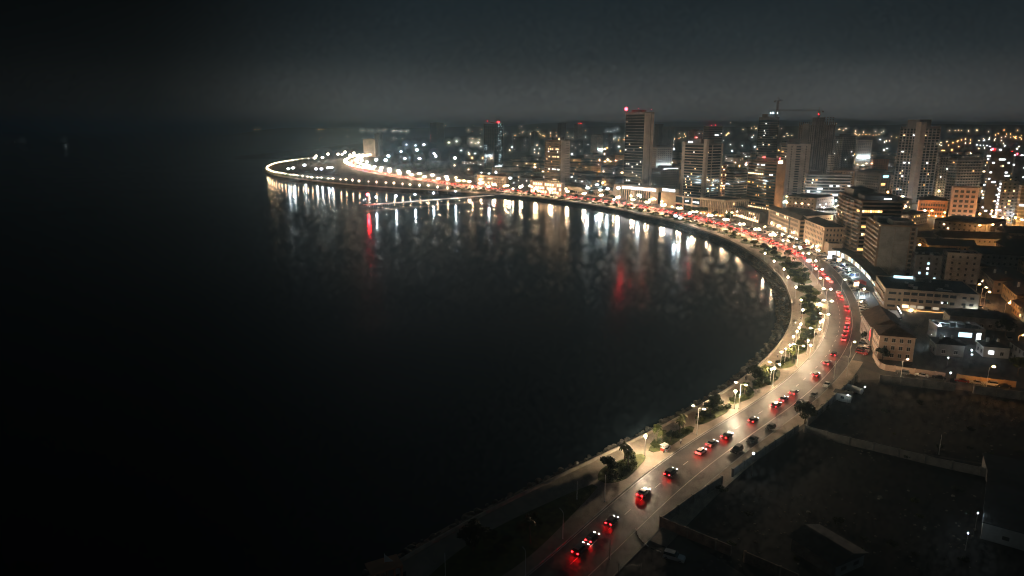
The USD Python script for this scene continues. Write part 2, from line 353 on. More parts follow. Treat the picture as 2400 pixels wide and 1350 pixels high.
def on_road(s, f):
    """a point at arc length s, at fraction f of the road's width from the bay side, and its heading"""
    a = np.array([np.interp(s, arc, inner[:, k]) for k in (0, 1)]); b = np.array([np.interp(s, arc, outer[:, k]) for k in (0, 1)])
    c = np.array([np.interp(s + 2, arc, inner[:, k]) for k in (0, 1)]) - np.array([np.interp(s - 2, arc, inner[:, k]) for k in (0, 1)])
    return a + (b - a) * f, math.degrees(math.atan2(c[1], c[0]))
def arc_of(px, py):
    p = at(px, py); return float(arc[np.argmin(np.linalg.norm(inner - p, axis=1))])

setting('road', MB().strip(outer, inner, 0.012, 0.012), 'asphalt')
# promenade: the paved band between the sea wall and the road, one kerb step above the road
main_shore = LineString(shore)
i0 = 3
prom_in = inner[i0:]
sea_pts = []
for k, p in enumerate(prom_in):
    q = nearest_points(main_shore, Point(p))[0]; sea_pts.append((q.x, q.y))
sea_pts = np.array(sea_pts)
wid = np.linalg.norm(sea_pts - prom_in, axis=1)
stop = int(np.argmax((wid > 75) & (np.arange(len(wid)) > 60))) or len(wid)
sea_pts, prom_in = sea_pts[:stop], prom_in[:stop]
for _ in range(12): sea_pts[1:-1] = sea_pts[1:-1] * .5 + (sea_pts[:-2] + sea_pts[2:]) * .25
PZ = 0.14
pm = MB().strip(prom_in, sea_pts, PZ, PZ)
pm.strip(prom_in, prom_in, PZ, 0.0)
setting('promenade', pm, 'paving')
setting('kerb', MB().wallstrip(prom_in - RIGHT[i0:i0 + stop] * 0.1, 0.28, 0.0, PZ + 0.02), 'kerb_stone')
far_kerb = outer[i0:i0 + int(arc_of(1900, 600) / 4)]
setting('kerb', MB().wallstrip(far_kerb + RIGHT[i0:i0 + len(far_kerb)] * 0.15, 0.28, 0.0, 0.15), 'kerb_stone')
# centre and edge lines of the road
def lines(f, s0, s1, on=None, off=0.0, w=0.14):
    mb, s = MB(), s0
    while s < s1:
        e = min(s1, s + (on or 4.0)); ts = np.linspace(s, e, max(2, int((e - s) / 4) + 1))
        c = np.array([on_road(t, f)[0] for t in ts]); n_ = normals(c) if len(c) > 1 else None
        mb.strip(c - n_ * w / 2, c + n_ * w / 2, 0.017, 0.017); s = e + off
    return mb
setting('road_marking', lines(0.72, 6, arc_of(1900, 640)), 'white_paint')
setting('road_marking', lines(0.36, 6, arc_of(1863, 601), 3.0, 5.0), 'white_paint')
setting('road_marking', lines(0.025, 6, arc_of(1863, 601), w=0.12), 'white_paint')
# spit path: a lit paved band inside the sea wall from the pier round the tip
sl = LineString(shore)
sd = np.r_[0, np.cumsum(np.linalg.norm(np.diff(shore, axis=0), axis=1))]
s_a, s_b = sl.project(Point(*at(1120, 452.5))), sl.project(Point(*at(724, 370)))
cc = np.array([[*sl.interpolate(s).coords[0]] for s in np.arange(s_a, s_b, 6.0)])
LAND = -normals(cc)
setting('spit_path', MB().strip(cc + LAND * 13.0, cc, PZ, PZ).strip(cc + LAND * 13.0, cc + LAND * 13.0, 0.0, PZ), 'paving')
setting('park_ground', MB().strip(cc + LAND * 60.0, cc + LAND * 13.2, 0.006, 0.006), 'park_ground')
# sea wall, rocks
k = stop
wall_line = np.array([[*sl.interpolate(s).coords[0]] for s in np.arange(90.0, s_b, 3.0)])
wn = normals(wall_line)
single('sea_wall', 'low pale parapet wall running along the whole bay edge of the promenade', 'wall', MB().wallstrip(wall_line - wn * 0.25, 0.42, WATER_Z - 1.0, 1.0), 'seawall_stone')
m_ = len(wall_line); rows = 7; V = []
for j in range(rows):
    f = j / (rows - 1); out_ = wall_line + wn * (0.1 + 7.6 * f)
    z = -0.35 + (WATER_Z - 0.5 + 0.35) * f + (0 if j == 0 else 1) * 0.9 * (meshkit.noise(np.c_[out_ / 1.4, np.full(m_, j * 3.1)]) - 0.5)
    V.append(np.c_[out_, z])
F_ = [t for j in range(rows - 1) for i in range(m_ - 1) for t in ((j * m_ + i, (j + 1) * m_ + i, j * m_ + i + 1), (j * m_ + i + 1, (j + 1) * m_ + i, (j + 1) * m_ + i + 1))]
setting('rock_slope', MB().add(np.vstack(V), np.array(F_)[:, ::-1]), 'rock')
rk = MB()
ico = trimesh.creation.icosphere(subdivisions=1, radius=1.0)
for i in range(1500):
    s = 55 + (i / 1500) ** 1.25 * 900; p = np.array(sl.interpolate(s).coords[0]); q = np.array(sl.interpolate(s + 1).coords[0]); d = q - p; n_ = np.array([-d[1], d[0]])
    o = rnd.uniform(0.3, 7.0); r = rnd.uniform(0.35, 0.95)
    sc = np.array([rnd.uniform(.7, 1.2), rnd.uniform(.7, 1.2), rnd.uniform(.5, .8)]) * r
    vv = ico.vertices * (1 + 0.28 * (meshkit.noise(ico.vertices * 1.7 + i) - 0.5)[:, None] * 2) * sc
    a = rnd.uniform(0, 6.28); R_ = np.array([[math.cos(a), -math.sin(a), 0], [math.sin(a), math.cos(a), 0], [0, 0, 1]])
    rk.add(vv @ R_.T + np.array([*(p + n_ * o), -0.35 - 3.4 * o / 7.6 + 0.25 * r]), ico.faces)
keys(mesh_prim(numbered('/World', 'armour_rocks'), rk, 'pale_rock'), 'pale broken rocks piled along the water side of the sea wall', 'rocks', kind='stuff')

# side street beside the compound wall, pavement on the land side, the two vacant lots
side = line_px([(1985, 838), (2050, 868), (2120, 879), (2250, 898), (2420, 922)], 4.0, 10)
sn = normals(side)
setting('road', MB().strip(side - sn * 4.2, side + sn * 4.2, 0.020, 0.020), 'dark_asphalt')
pav = MB()
sa, sb = arc_of(1400, 1215), arc_of(1912, 826)
ts = np.arange(sa, sb, 4.0)
pav.strip([on_road(t, 1.0)[0] + 0.3 * np.array([math.sin(math.radians(on_road(t, 1)[1])), -math.cos(math.radians(on_road(t, 1)[1]))]) for t in ts], [on_road(t, 1.30)[0] for t in ts], 0.13, 0.13)
pv, pf = pav.get(); pav = MB().add(pv, np.array(pf)[:, ::-1])
setting('pavement', pav, 'paving')
ts = np.arange(arc_of(1944, 745), arc_of(1650, 522), 4.0)
a = np.array([on_road(t, 1.02)[0] for t in ts]); b = np.array([on_road(t, 1.9)[0] for t in ts])
setting('parking_strip', MB().strip(b, a, 0.009, 0.009), 'dark_asphalt')
def flat(pts_px, z, mat, name, kind='structure'):
    poly = Polygon([tuple(at(x, y, 0)) for x, y in pts_px])
    v, f = trimesh.creation.triangulate_polygon(poly, engine='earcut')
    if np.cross(v[f[0][1]] - v[f[0][0]], v[f[0][2]] - v[f[0][0]]) < 0: f = np.array(f)[:, ::-1]
    setting(name, MB().add(np.c_[v, np.full(len(v), z)], f), mat, kind)
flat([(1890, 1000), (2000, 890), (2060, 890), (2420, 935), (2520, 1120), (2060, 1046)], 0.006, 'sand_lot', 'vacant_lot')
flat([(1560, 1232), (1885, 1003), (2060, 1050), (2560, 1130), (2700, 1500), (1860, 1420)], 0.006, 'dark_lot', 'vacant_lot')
# a street behind the long building, lit orange
street = line_px([(2222, 618), (2252, 655), (2290, 700), (2335, 748), (2388, 800), (2420, 850)], 4.0, 10)
stn = normals(street)
setting('road', MB().strip(street - stn * 4.5, street + stn * 4.5, 0.010, 0.010), 'dark_asphalt')

# ---------------------------------------------------------------- lamps
def pole(mb, h, r0=0.11, r1=0.06, base=True):
    mb.tube([(0, 0, 0), (0, 0, h)], [r0, r1], 6)
def lamp_proto(name, h, bulb, kind, polemat='pole_white', r=0.42):
    p = proto(name)
    b = MB(); b.tube([(0, 0, 0), (0, 0, 0.5), (0, 0, 0.55)], [0.2, 0.17, 0.11], 6); part(p, 'base', b, polemat)
    b = MB(); pole(b, h - (r if kind == 'globe' else 0)); part(p, 'pole', b, polemat)
    if kind == 'globe':
        part(p, 'collar', MB().tube([(0, 0, h - r - 0.16), (0, 0, h - r + 0.04)], [0.09, 0.2], 6), polemat)
        part(p, 'globe', MB().ball((0, 0, h), r), bulb)
    elif kind in ('twin', 'single'):
        for s in ((-1, 1) if kind == 'twin' else (1,)):
            part(p, 'arm', MB().tube([(0, 0, h - 0.1), (s * 0.7, 0, h + 0.35), (s * 1.5, 0, h + 0.42)], [0.06, 0.05, 0.045], 5), polemat)
            part(p, 'lamp_head', MB().box(s * 1.75 - 0.42, s * 1.75 + 0.42, -0.2, 0.2, h + 0.36, h + 0.52), 'metal_grey')
            if bulb: part(p, 'lens', MB().ball((s * 1.75, 0, h + 0.31), r, 1, 0.5), bulb)
    elif kind == 'mast':
        part(p, 'cross_bar', MB().bar((-1.3, 0, h), (1.3, 0, h), 0.14), polemat)
        for s in (-1, 0, 1):
            part(p, 'floodlight', MB().ball((s * 0.95, -0.1, h + 0.35), r, 1), bulb)
lamp_proto('promenade_lamp', 6.2, 'lamp_warm', 'globe', r=0.36)
lamp_proto('kerb_lamp', 8.6, 'lamp_kerb', 'twin', r=0.62)
lamp_proto('kerb_lamp_mid', 8.6, 'lamp_kerb_mid', 'twin', r=0.5)
lamp_proto('kerb_lamp_near', 8.6, 'lamp_kerb_near', 'twin', r=0.45)
lamp_proto('spit_lamp', 8.5, 'lamp_spit', 'globe', r=0.48)
lamp_proto('street_warm', 8.0, 'lamp_warm_soft', 'single', r=0.5)
lamp_proto('street_orange', 8.0, 'lamp_orange', 'single', r=0.5)
lamp_proto('street_amber', 8.0, 'lamp_street', 'single', r=0.5)
lamp_proto('street_soft', 8.0, 'lamp_street_soft', 'single', r=0.45)
lamp_proto('street_front', 8.0, 'lamp_front', 'single', r=0.5)
lamp_proto('promenade_lamp_bright', 6.2, 'lamp_first', 'globe', r=0.36)
lamp_proto('street_white', 8.0, 'lamp_white', 'single', r=0.45)
lamp_proto('unlit_post', 9.0, None, 'single')
lamp_proto('unlit_pole', 7.0, None, 'none')
lamp_proto('mast_white', 17.0, 'flood_white', 'mast', 'metal_grey', r=1.05)  # mast bulbs are oversized; their discs stand in for lamp glare
lamp_proto('mast_shore', 17.0, 'flood_shore', 'mast', 'metal_grey', r=0.8)
lamp_proto('mast_warm', 17.0, 'flood_warm', 'mast', 'metal_grey', r=1.05)
lamp_proto('pier_white', 6.5, 'lamp_white', 'globe', 'metal_grey', r=0.34)
lamp_proto('yard_white', 6.5, 'lamp_yard', 'globe', 'metal_grey', r=0.22)
lamp_proto('far_warm', 9.0, 'lamp_far', 'globe', 'metal_grey', r=1.35)
lamp_proto('far_orange', 9.0, 'lamp_far_orange', 'globe', 'metal_grey', r=1.35)
lamp_proto('far_white', 9.0, 'lamp_far_white', 'globe', 'metal_grey', r=1.35)
lamp_proto('far_red', 9.0, 'beacon_red', 'globe', 'metal_grey', r=1.1)

# promenade lamps by their lit globes, in order away from the camera
def globes(px, h, src, name, label, group, z0=PZ, cat='street lamp'):
    for q in px:
        x, y = at(q[0], q[1], h + z0); copy(src, name, label, cat, (x, y, z0), rnd.uniform(0, 360), group=group)
copy('promenade_lamp_bright', 'promenade_lamp', 'lit white promenade lamp beside the two dark palms, nearest lit lamp to the dark end', 'street lamp', (*at(1513, 1022, 6.2 + PZ), PZ))
copy('promenade_lamp_bright', 'promenade_lamp', 'lit white promenade lamp standing beside a pale lit palm, second along from the dark end', 'street lamp', (*at(1724, 917, 6.2 + PZ), PZ))
globes([(1808, 865), (1815, 863)], 6.2, 'promenade_lamp', 'promenade_lamp', 'one of a close pair of lit lamps among shrubs between two palms', 'close pair of lamps in the garden')
globes([(1842, 818), (1832, 825), (1852, 809), (1860, 789), (1868, 777), (1873, 768), (1877, 760)], 6.2, 'promenade_lamp', 'promenade_lamp', 'small lit lamp in the close row along the path on the bend of the bay', 'row of small lamps on the bend')
globes([(1894, 798), (1900, 809), (1923, 755), (1929, 751), (1882, 726), (1878, 703), (1866, 673), (1847, 650), (1838, 631), (1815, 612), (1793, 594)], 6.2, 'promenade_lamp', 'promenade_lamp', 'lit lamp among the garden trees inside the curve of the bay promenade', 'lamps among the garden trees')
# kerb lamps on the garden side of the road
s = arc_of(1585, 1052) + 14
kn = 0
while s < arc_of(1050, 433.5):
    p, hd = on_road(s, -0.06); gap = 27 if p[1] < 520 else 31
    near = p[1] < 520
    copy('kerb_lamp_near' if p[1] < 310 else 'kerb_lamp_mid' if near else 'kerb_lamp', 'kerb_lamp', ('tall twin armed lamp at the kerb between the bay road and the garden, on the near bend' if near else 'tall twin armed lamp lining the bay road along the far straight towards the pier'), 'street lamp', (*p, 0.1), hd + 90, group='kerb lamps on the near bend' if near else 'kerb lamps on the far straight')
    s += gap; kn += 1
while s < arc[-1] - 20:
    p, hd = on_road(s, -0.08 if kn % 2 else 1.08); kn += 1
    copy('kerb_lamp', 'kerb_lamp', 'lamp beside the far traffic road', 'street lamp', (*p, 0.1), hd + 90, group='lamps beside the far road'); s += 26
# lamps of the spit
Z1 = lambda q: [(600 + a / 4.8, 220 + b / 4.8) for a, b in q]
Z2 = lambda q: [(1050 + a / 4.8, 220 + b / 4.8) for a, b in q]
Z3 = lambda q: [(1500 + a / 4.8, 220 + b / 4.8) for a, b in q]
Z4 = lambda q: [(1900 + a / 4.8, 220 + b / 4.8) for a, b in q]
globes(Z1([(220, 878), (250, 885), (285, 888), (325, 893), (390, 908), (427, 910), (466, 918), (521, 922), (577, 930), (628, 936), (694, 940), (739, 943), (813, 950), (866, 953), (950, 962), (1012, 966), (1084, 970), (1160, 978), (1268, 985), (1356, 990), (1460, 996), (1551, 1003), (1649, 1011), (1733, 1020), (1840, 1025), (1938, 1032), (2043, 1046), (2153, 1056)]), 8.5, 'spit_lamp', 'spit_lamp', 'round lamp in the long row along the near side of the curved spit', 'lamps on the near side of the spit')
globes(Z1([(203, 783), (228, 775), (253, 770), (277, 765), (316, 760), (346, 755), (378, 750), (408, 745), (461, 738), (526, 730), (590, 723)]), 8.5, 'spit_lamp', 'spit_lamp', 'round lamp in the row along the far side of the curved spit', 'lamps on the far side of the spit')
globes(Z1([(180, 790), (165, 796), (150, 803), (135, 812), (125, 822), (125, 836), (135, 847), (153, 857), (175, 866), (198, 872)]), 8.5, 'spit_lamp', 'spit_lamp', 'round lamp in the tight ring round the very tip of the spit', 'lamps at the tip of the spit')
def masts(px, src, name, label, group, h):
    for q in px:
        m = meet(q[0], q[1], h) or meet(q[0], q[1] + 5, h) or meet(q[0], q[1] + 10, h) or meet(q[0], q[1] + 15, h)
        if m: copy(({'street_white': 'far_white', 'street_orange': 'far_orange', 'street_warm': 'far_warm'}.get(src, src) if m[1] > 1900 else src), name, label, 'floodlight' if 'flood' in name else 'street lamp', m, rnd.uniform(-30, 30), (q[2] if len(q) > 2 else 1.0) * rnd.uniform(.72, 1.12), group)
masts(Z1([(545, 803), (675, 833), (735, 828), (808, 820), (848, 826), (417, 840), (362, 843)]), 'mast_shore', 'floodlight_mast', 'white floodlight mast in the dark park inside the spit', 'floodlights inside the spit', 17.4)
masts(Z1([(660, 718), (675, 700), (748, 715), (810, 680), (925, 678), (968, 668), (1005, 660)]), 'mast_warm', 'floodlight_mast', 'warm bright floodlight mast beyond the root of the spit', 'floodlights beyond the spit', 17.4)
masts(Z1([(1190, 745), (1352, 748), (1460, 755), (1490, 698), (1675, 715), (1840, 718), (1695, 562), (1795, 570), (1890, 573), (1635, 645), (1810, 632), (2005, 660), (2020, 687), (2240, 725), (1250, 755)]), 'mast_white', 'floodlight_mast', 'tall white floodlight mast standing in the port yards behind the spit', 'floodlights of the port yards', 17.4)
masts(Z1([(2170, 535), (2255, 530)]) + Z2([(265, 540), (345, 540)]), 'mast_warm', 'floodlight_mast', 'warm glaring floodlight mast on the far shore left of the dark glass tower', 'warm floodlights on the far shore', 17.4)
masts(Z1([(1060, 690), (1100, 665), (1130, 685)]), 'mast_warm', 'floodlight_mast', 'warm floodlight where the far road hooks round to the spit', 'floodlights at the road hook', 17.4)
# pier lamps
PIER_A, PIER_B = at(1136, 458, 0.5), at(870, 479, 0.5)
for f in (0.04, 0.2, 0.36, 0.52, 0.72):
    q = PIER_A + (PIER_B - PIER_A) * (1 - f); copy('pier_white', 'pier_lamp', 'slim lit lamp post standing on the deck of the long pier', 'street lamp', (*q, 0.5), 0, 1.25, 'lamps on the pier')
# street lamps and floodlights of the town, by their bulbs
masts(Z2([(265, 1e9)][:0] + [(80, 725), (232, 660), (148, 635), (370, 590), (720, 600), (975, 545), (1030, 615), (975, 625), (1000, 718), (1375, 590), (1375, 733), (1490, 545), (1575, 570), (1750, 580), (1800, 550), (1865, 500), (1500, 768), (1715, 835), (530, 880), (620, 880), (690, 880), (1045, 930), (305, 670), (1855, 685)]), 'street_white', 'street_lamp', 'cold white street lamp among dark roofs behind the left waterfront', 'white lamps behind the left waterfront', 8.3)
masts(Z2([(650, 760), (1700, 745), (1760, 755), (1890, 685), (1630, 850), (1590, 840), (1940, 850), (1070, 750), (1055, 820), (890, 890), (895, 710), (80, 935), (170, 975), (220, 850), (355, 893), (1820, 750), (1480, 890), (1560, 880), (60, 810), (390, 720), (880, 780), (970, 780), (1060, 860)]), 'street_orange', 'street_lamp', 'orange street lamp among dark roofs behind the left waterfront', 'orange lamps behind the left waterfront', 8.3)
masts(Z2([(700, 990), (460, 1075), (1675, 1080), (1570, 1135), (1715, 1130), (1795, 1135), (1915, 1150), (2145, 1210)]), 'mast_shore', 'floodlight_mast', 'glaring white floodlight on the land side of the far bay road', 'white floodlights by the far bay road', 9.0)
masts(Z2([(530, 970), (620, 1040), (820, 1020), (905, 1030), (2045, 1140), (2150, 1175), (2300, 1175), (2390, 1200), (1315, 1070), (1000, 1080), (1130, 1080), (1200, 1090), (720, 1060), (260, 1050), (1850, 1190), (2250, 1190)]), 'street_warm', 'street_lamp', 'warm street lamp before the facades along the far bay road', 'warm lamps along the far facades', 8.3)
masts(Z3([(380, 525), (430, 645), (400, 665), (525, 610), (250, 565), (895, 590), (1015, 570), (1150, 580), (1195, 700), (1250, 670), (1100, 830), (1185, 795), (940, 518), (2150, 570), (1260, 490)]), 'street_white', 'street_lamp', 'white street lamp between the dark towers of the middle town', 'white lamps between the towers', 8.3)
masts(Z3([(1110, 665), (1030, 780), (970, 785), (885, 790), (1525, 575), (1640, 1140), (1700, 1150), (1560, 640), (900, 1010), (880, 1060)]), 'street_orange', 'street_lamp', 'orange street lamp between the dark towers of the middle town', 'orange lamps between the towers', 8.3)
masts([(1618, 483, .8), (1595, 492, .7), (1897, 597, .9), (1878, 556, .7), (1584, 490, .6)], 'mast_shore', 'floodlight_mast', 'white floodlight before the pale waterfront facades', 'white floodlights before the facades', 17.4)
masts([(1527, 467), (1534, 465), (1573, 482), (1700, 497), (1712, 500), (1724, 496), (1735, 505), (1764, 510), (1790, 527), (1809, 539), (1830, 543), (1845, 552), (1862, 560), (1900, 572), (1914, 586), (1846, 556)], 'street_front', 'street_lamp', 'warm street lamp at the foot of the old waterfront facades', 'warm lamps at the old facades', 8.3)
masts([(1910, 461), (1850, 459), (1870, 462), (1832, 462), (1935, 464), (1957, 470), (1975, 475), (1960, 490)], 'street_white', 'street_lamp', 'white street lamp in the bright market street below the striped office block', 'lamps of the bright market street', 8.3)
masts(Z4([(858, 612), (822, 628), (1260, 740), (1072, 520), (782, 520), (830, 545), (693, 535), (1145, 1010), (1010, 410)]), 'street_white', 'street_lamp', 'white street lamp on the rising ground right of the crane', 'white lamps right of the crane', 8.3)
masts(Z4([(600, 850), (1480, 640), (1440, 675), (1530, 700), (1665, 595), (1740, 512), (1800, 515), (1660, 520), (1550, 580), (1700, 790), (1775, 938), (1765, 840), (520, 800), (720, 800)]), 'street_orange', 'street_lamp', 'orange street lamp on the slopes below the right hand hills', 'orange lamps on the right slopes', 8.3)
masts([(2192, 517), (2205, 520), (2170, 498), (2180, 494), (2290, 532), (2320, 532), (2345, 512), (2360, 512), (2376, 512), (2390, 513), (2265, 576), (2272, 576), (2340, 573), (2360, 573), (2150, 575), (2145, 588), (2250, 575)], 'street_orange', 'street_lamp', 'orange lamp among the low old town roofs on the right', 'orange lamps of the old town roofs', 7.0)
masts([(2312, 680), (2360, 700), (2290, 668), (2330, 725), (2390, 778)], 'street_amber', 'street_lamp', 'orange street lamp along the lit street behind the long balcony building', 'lamps of the orange street', 8.3)
masts([(2303, 676)], 'street_soft', 'street_lamp', 'bright warm lamp before the shop row of the orange street', 'shop lamps of the orange street', 8.0)
masts([(2200, 761, .8), (2280, 768, .8), (2215, 778, .6), (2224, 829, .7), (2280, 823, .8), (2278, 816, .6), (2229, 868, .7), (2185, 772, .6)], 'yard_white', 'yard_lamp', 'small cold lamp in the dark yards behind the pink house', 'lamps in the dark yards', 5.2)
masts([(2118, 835)], 'street_soft', 'street_lamp', 'street lamp before the front of the pink three storey house', None, 8.3)
masts([(2319, 862)], 'street_amber', 'street_lamp', 'orange street lamp by the small ochre house at the right edge', 'lamps by the ochre house', 8.3)
masts([(1997, 792), (2016, 680), (1975, 650)], 'street_soft', 'street_lamp', 'single armed lit lamp on the land side of the bay road bend', 'lamps on the land side of the bend', 8.3)
masts([(1766, 1063, .9), (2295, 1184, .7), (2273, 1228, .7), (2030, 884, .6), (1990, 905, .6)], 'yard_white', 'yard_lamp', 'small cold lamp in the dark vacant lots', 'lamps in the vacant lots', 6.5)
RT = random.Random(77)  # lamps scattered at random, added to brighten the town between blocks
for i in range(280):
    px = RT.choice([RT.uniform(1060, 1480), RT.uniform(1450, 1900), RT.uniform(1700, 2400), RT.uniform(1900, 2400)]); py = RT.uniform(335, 432) if px < 1500 else RT.uniform(330, 455) if px < 1800 else RT.uniform(345, 520)
    kd, w = RT.choice([('street_white', 'white'), ('street_white', 'white'), ('street_orange', 'orange'), ('street_warm', 'warm'), ('street_orange', 'orange'), ('street_warm', 'warm')]); m = meet(px, py, 8.3)
    if m and m[1] > 640 and (px < 1120) <= (py < 380): copy({'street_white': 'far_white', 'street_orange': 'far_orange', 'street_warm': 'far_warm'}[kd] if m[1] > 1900 else kd, 'added_street_lamp', w + ' added street lamp in the dim side streets of the town', 'street lamp', m, RT.uniform(0, 360), RT.uniform(.7, 1.35), w + ' added lamps of the side streets')
# far lights of the hills and coasts
fw = Z4([(270, 325), (288, 328), (312, 320), (278, 398), (310, 398), (328, 398), (366, 410), (398, 395), (505, 420), (500, 450), (520, 452), (550, 455), (595, 432), (730, 420), (735, 458), (770, 448), (797, 435), (820, 420), (850, 530), (885, 525), (1560, 408), (1625, 408), (1660, 405), (1775, 418), (1870, 410), (2000, 425), (1740, 555), (1795, 550), (2068, 520), (2145, 525), (2170, 555), (2345, 590), (1955, 607), (1800, 668), (1770, 688), (1412, 545), (1415, 570), (1450, 565), (1380, 505), (1895, 518)])
fo = Z4([(1700, 408), (2110, 450), (2080, 460), (2175, 408), (2330, 405), (2205, 448), (2250, 452), (2280, 475), (2310, 478), (2370, 465), (1700, 515), (1650, 540), (1600, 552), (1500, 635), (1465, 665), (1385, 620), (1365, 648), (1890, 615), (2370, 510), (2310, 500), (2295, 490)])
fh = Z4([(1950, 518), (1955, 520), (2185, 582), (2245, 685), (2005, 508), (1880, 735)])
fr = Z4([(463, 322), (2265, 648), (2050, 610), (2360, 665), (740, 700), (218, 506), (198, 598)])
masts(fw, 'far_warm', 'hill_lamp', 'tiny warm lamp on the hills beyond the right hand towers', 'warm lamps on the right hills', 9.0)
masts(fo, 'far_orange', 'hill_lamp', 'tiny orange lamp on the hills beyond the right hand towers', 'orange lamps on the right hills', 9.0)
masts(fh, 'far_white', 'hill_lamp', 'tiny cold white lamp on the hills beyond the right hand towers', 'white lamps on the right hills', 9.0)
masts(fr, 'far_red', 'warning_lamp', 'small red warning lamp on a post on the far slopes', 'red lamps on the far slopes', 9.0)
for i in range(62):
    a = rnd.random(); px = rnd.choice([rnd.gauss(1230, 45), rnd.uniform(1050, 1460), rnd.uniform(1530, 1870)]); py = rnd.choice([rnd.gauss(314, 3.5), rnd.uniform(288, 322)])
    m = meet(px, py, 9.0)
    if m: copy('far_warm' if a < .75 else 'far_orange', 'hill_lamp', 'tiny lamp in the hazy far suburb along the horizon behind the towers', 'street lamp', m, 0, rnd.uniform(.7, 1.1), 'lamps of the hazy far suburb')
for i in range(26):
    px, py = (rnd.uniform(1560, 2380), rnd.uniform(300, 352)) if i % 3 else (rnd.uniform(1080, 1460), rnd.uniform(302, 330)); sx, sy = rnd.uniform(7, 15) * rnd.choice([-1, 1]), rnd.uniform(-2.4, 2.0); kd = rnd.choice(['far_warm', 'far_warm', 'far_orange', 'far_white'])
    for k in range(rnd.randint(3, 6)):
        m = meet(px + k * sx, py + k * sy + rnd.gauss(0, .6), 9.0)
        if m and m[1] > 1300: copy(kd, 'slope_lamp', {'far_warm': 'warm', 'far_orange': 'orange', 'far_white': 'white'}[kd] + ' lamp in the street lines of the far plain', 'street lamp', m, 0, rnd.uniform(.55, .9), 'lamps of the far plain')
for i in range(46):
    px = rnd.choice([rnd.uniform(850, 1010), rnd.uniform(800, 960), rnd.uniform(985, 1110)]); py = rnd.choice([306, 306.5, 307, 296, 309]) + rnd.gauss(0, .5)
    m = meet(px, py, 9.0)
    if m: copy('far_warm' if rnd.random() < .8 else 'far_white', 'coast_lamp', 'tiny lamp in the thin line of lights on the far coast', 'street lamp', m, 0, rnd.uniform(1.2, 1.9), 'lamps on the far coast')
for px in (541, 548, 553, 560, 568, 575, 590, 598, 607, 748, 753, 758):
    m = meet(px, 305.5, 9.0)
    if m: copy('far_orange', 'coast_lamp', 'tiny orange lamp low on the dark far cape over the sea', 'street lamp', m, 0, 2.1, 'orange lamps on the far cape')
# unlit posts in the dark foreground
for i, (bx, by, ty) in enumerate([(1352, 1172, 1128), (1417, 1177, 1113), (1319, 1264, 1198), (1232, 1350, 1289), (1044, 1352, 1297), (1428, 1312, 1250), (1984, 884, 836), (1954, 889, 846), (2200, 1066, 1019)]):
    x, y = at(bx, by); h = height_at(ty, y)
    copy('unlit_post' if i in (2, 3, 6) else 'unlit_pole', 'lamp_post', ['unlit pale pole in the dark grass, second from the lit palms', 'unlit pale pole in the dark grass nearest the lit palms', 'unlit post with a short arm between the dark garden and the road', 'unlit armed post at the bottom edge beside the road kerb', 'unlit pole at the bottom edge beside the dark path', 'slim unlit pole with a small white light on the land side of the road', 'tall unlit armed pole at the mouth of the side street', 'slim unlit pole on the pavement just before the side street', 'lone thin pole standing in the vacant sand lot'][i], 'lamp post', (x, y, 0), 120, h / (9.5 if i in (2, 3, 6) else 7.0))


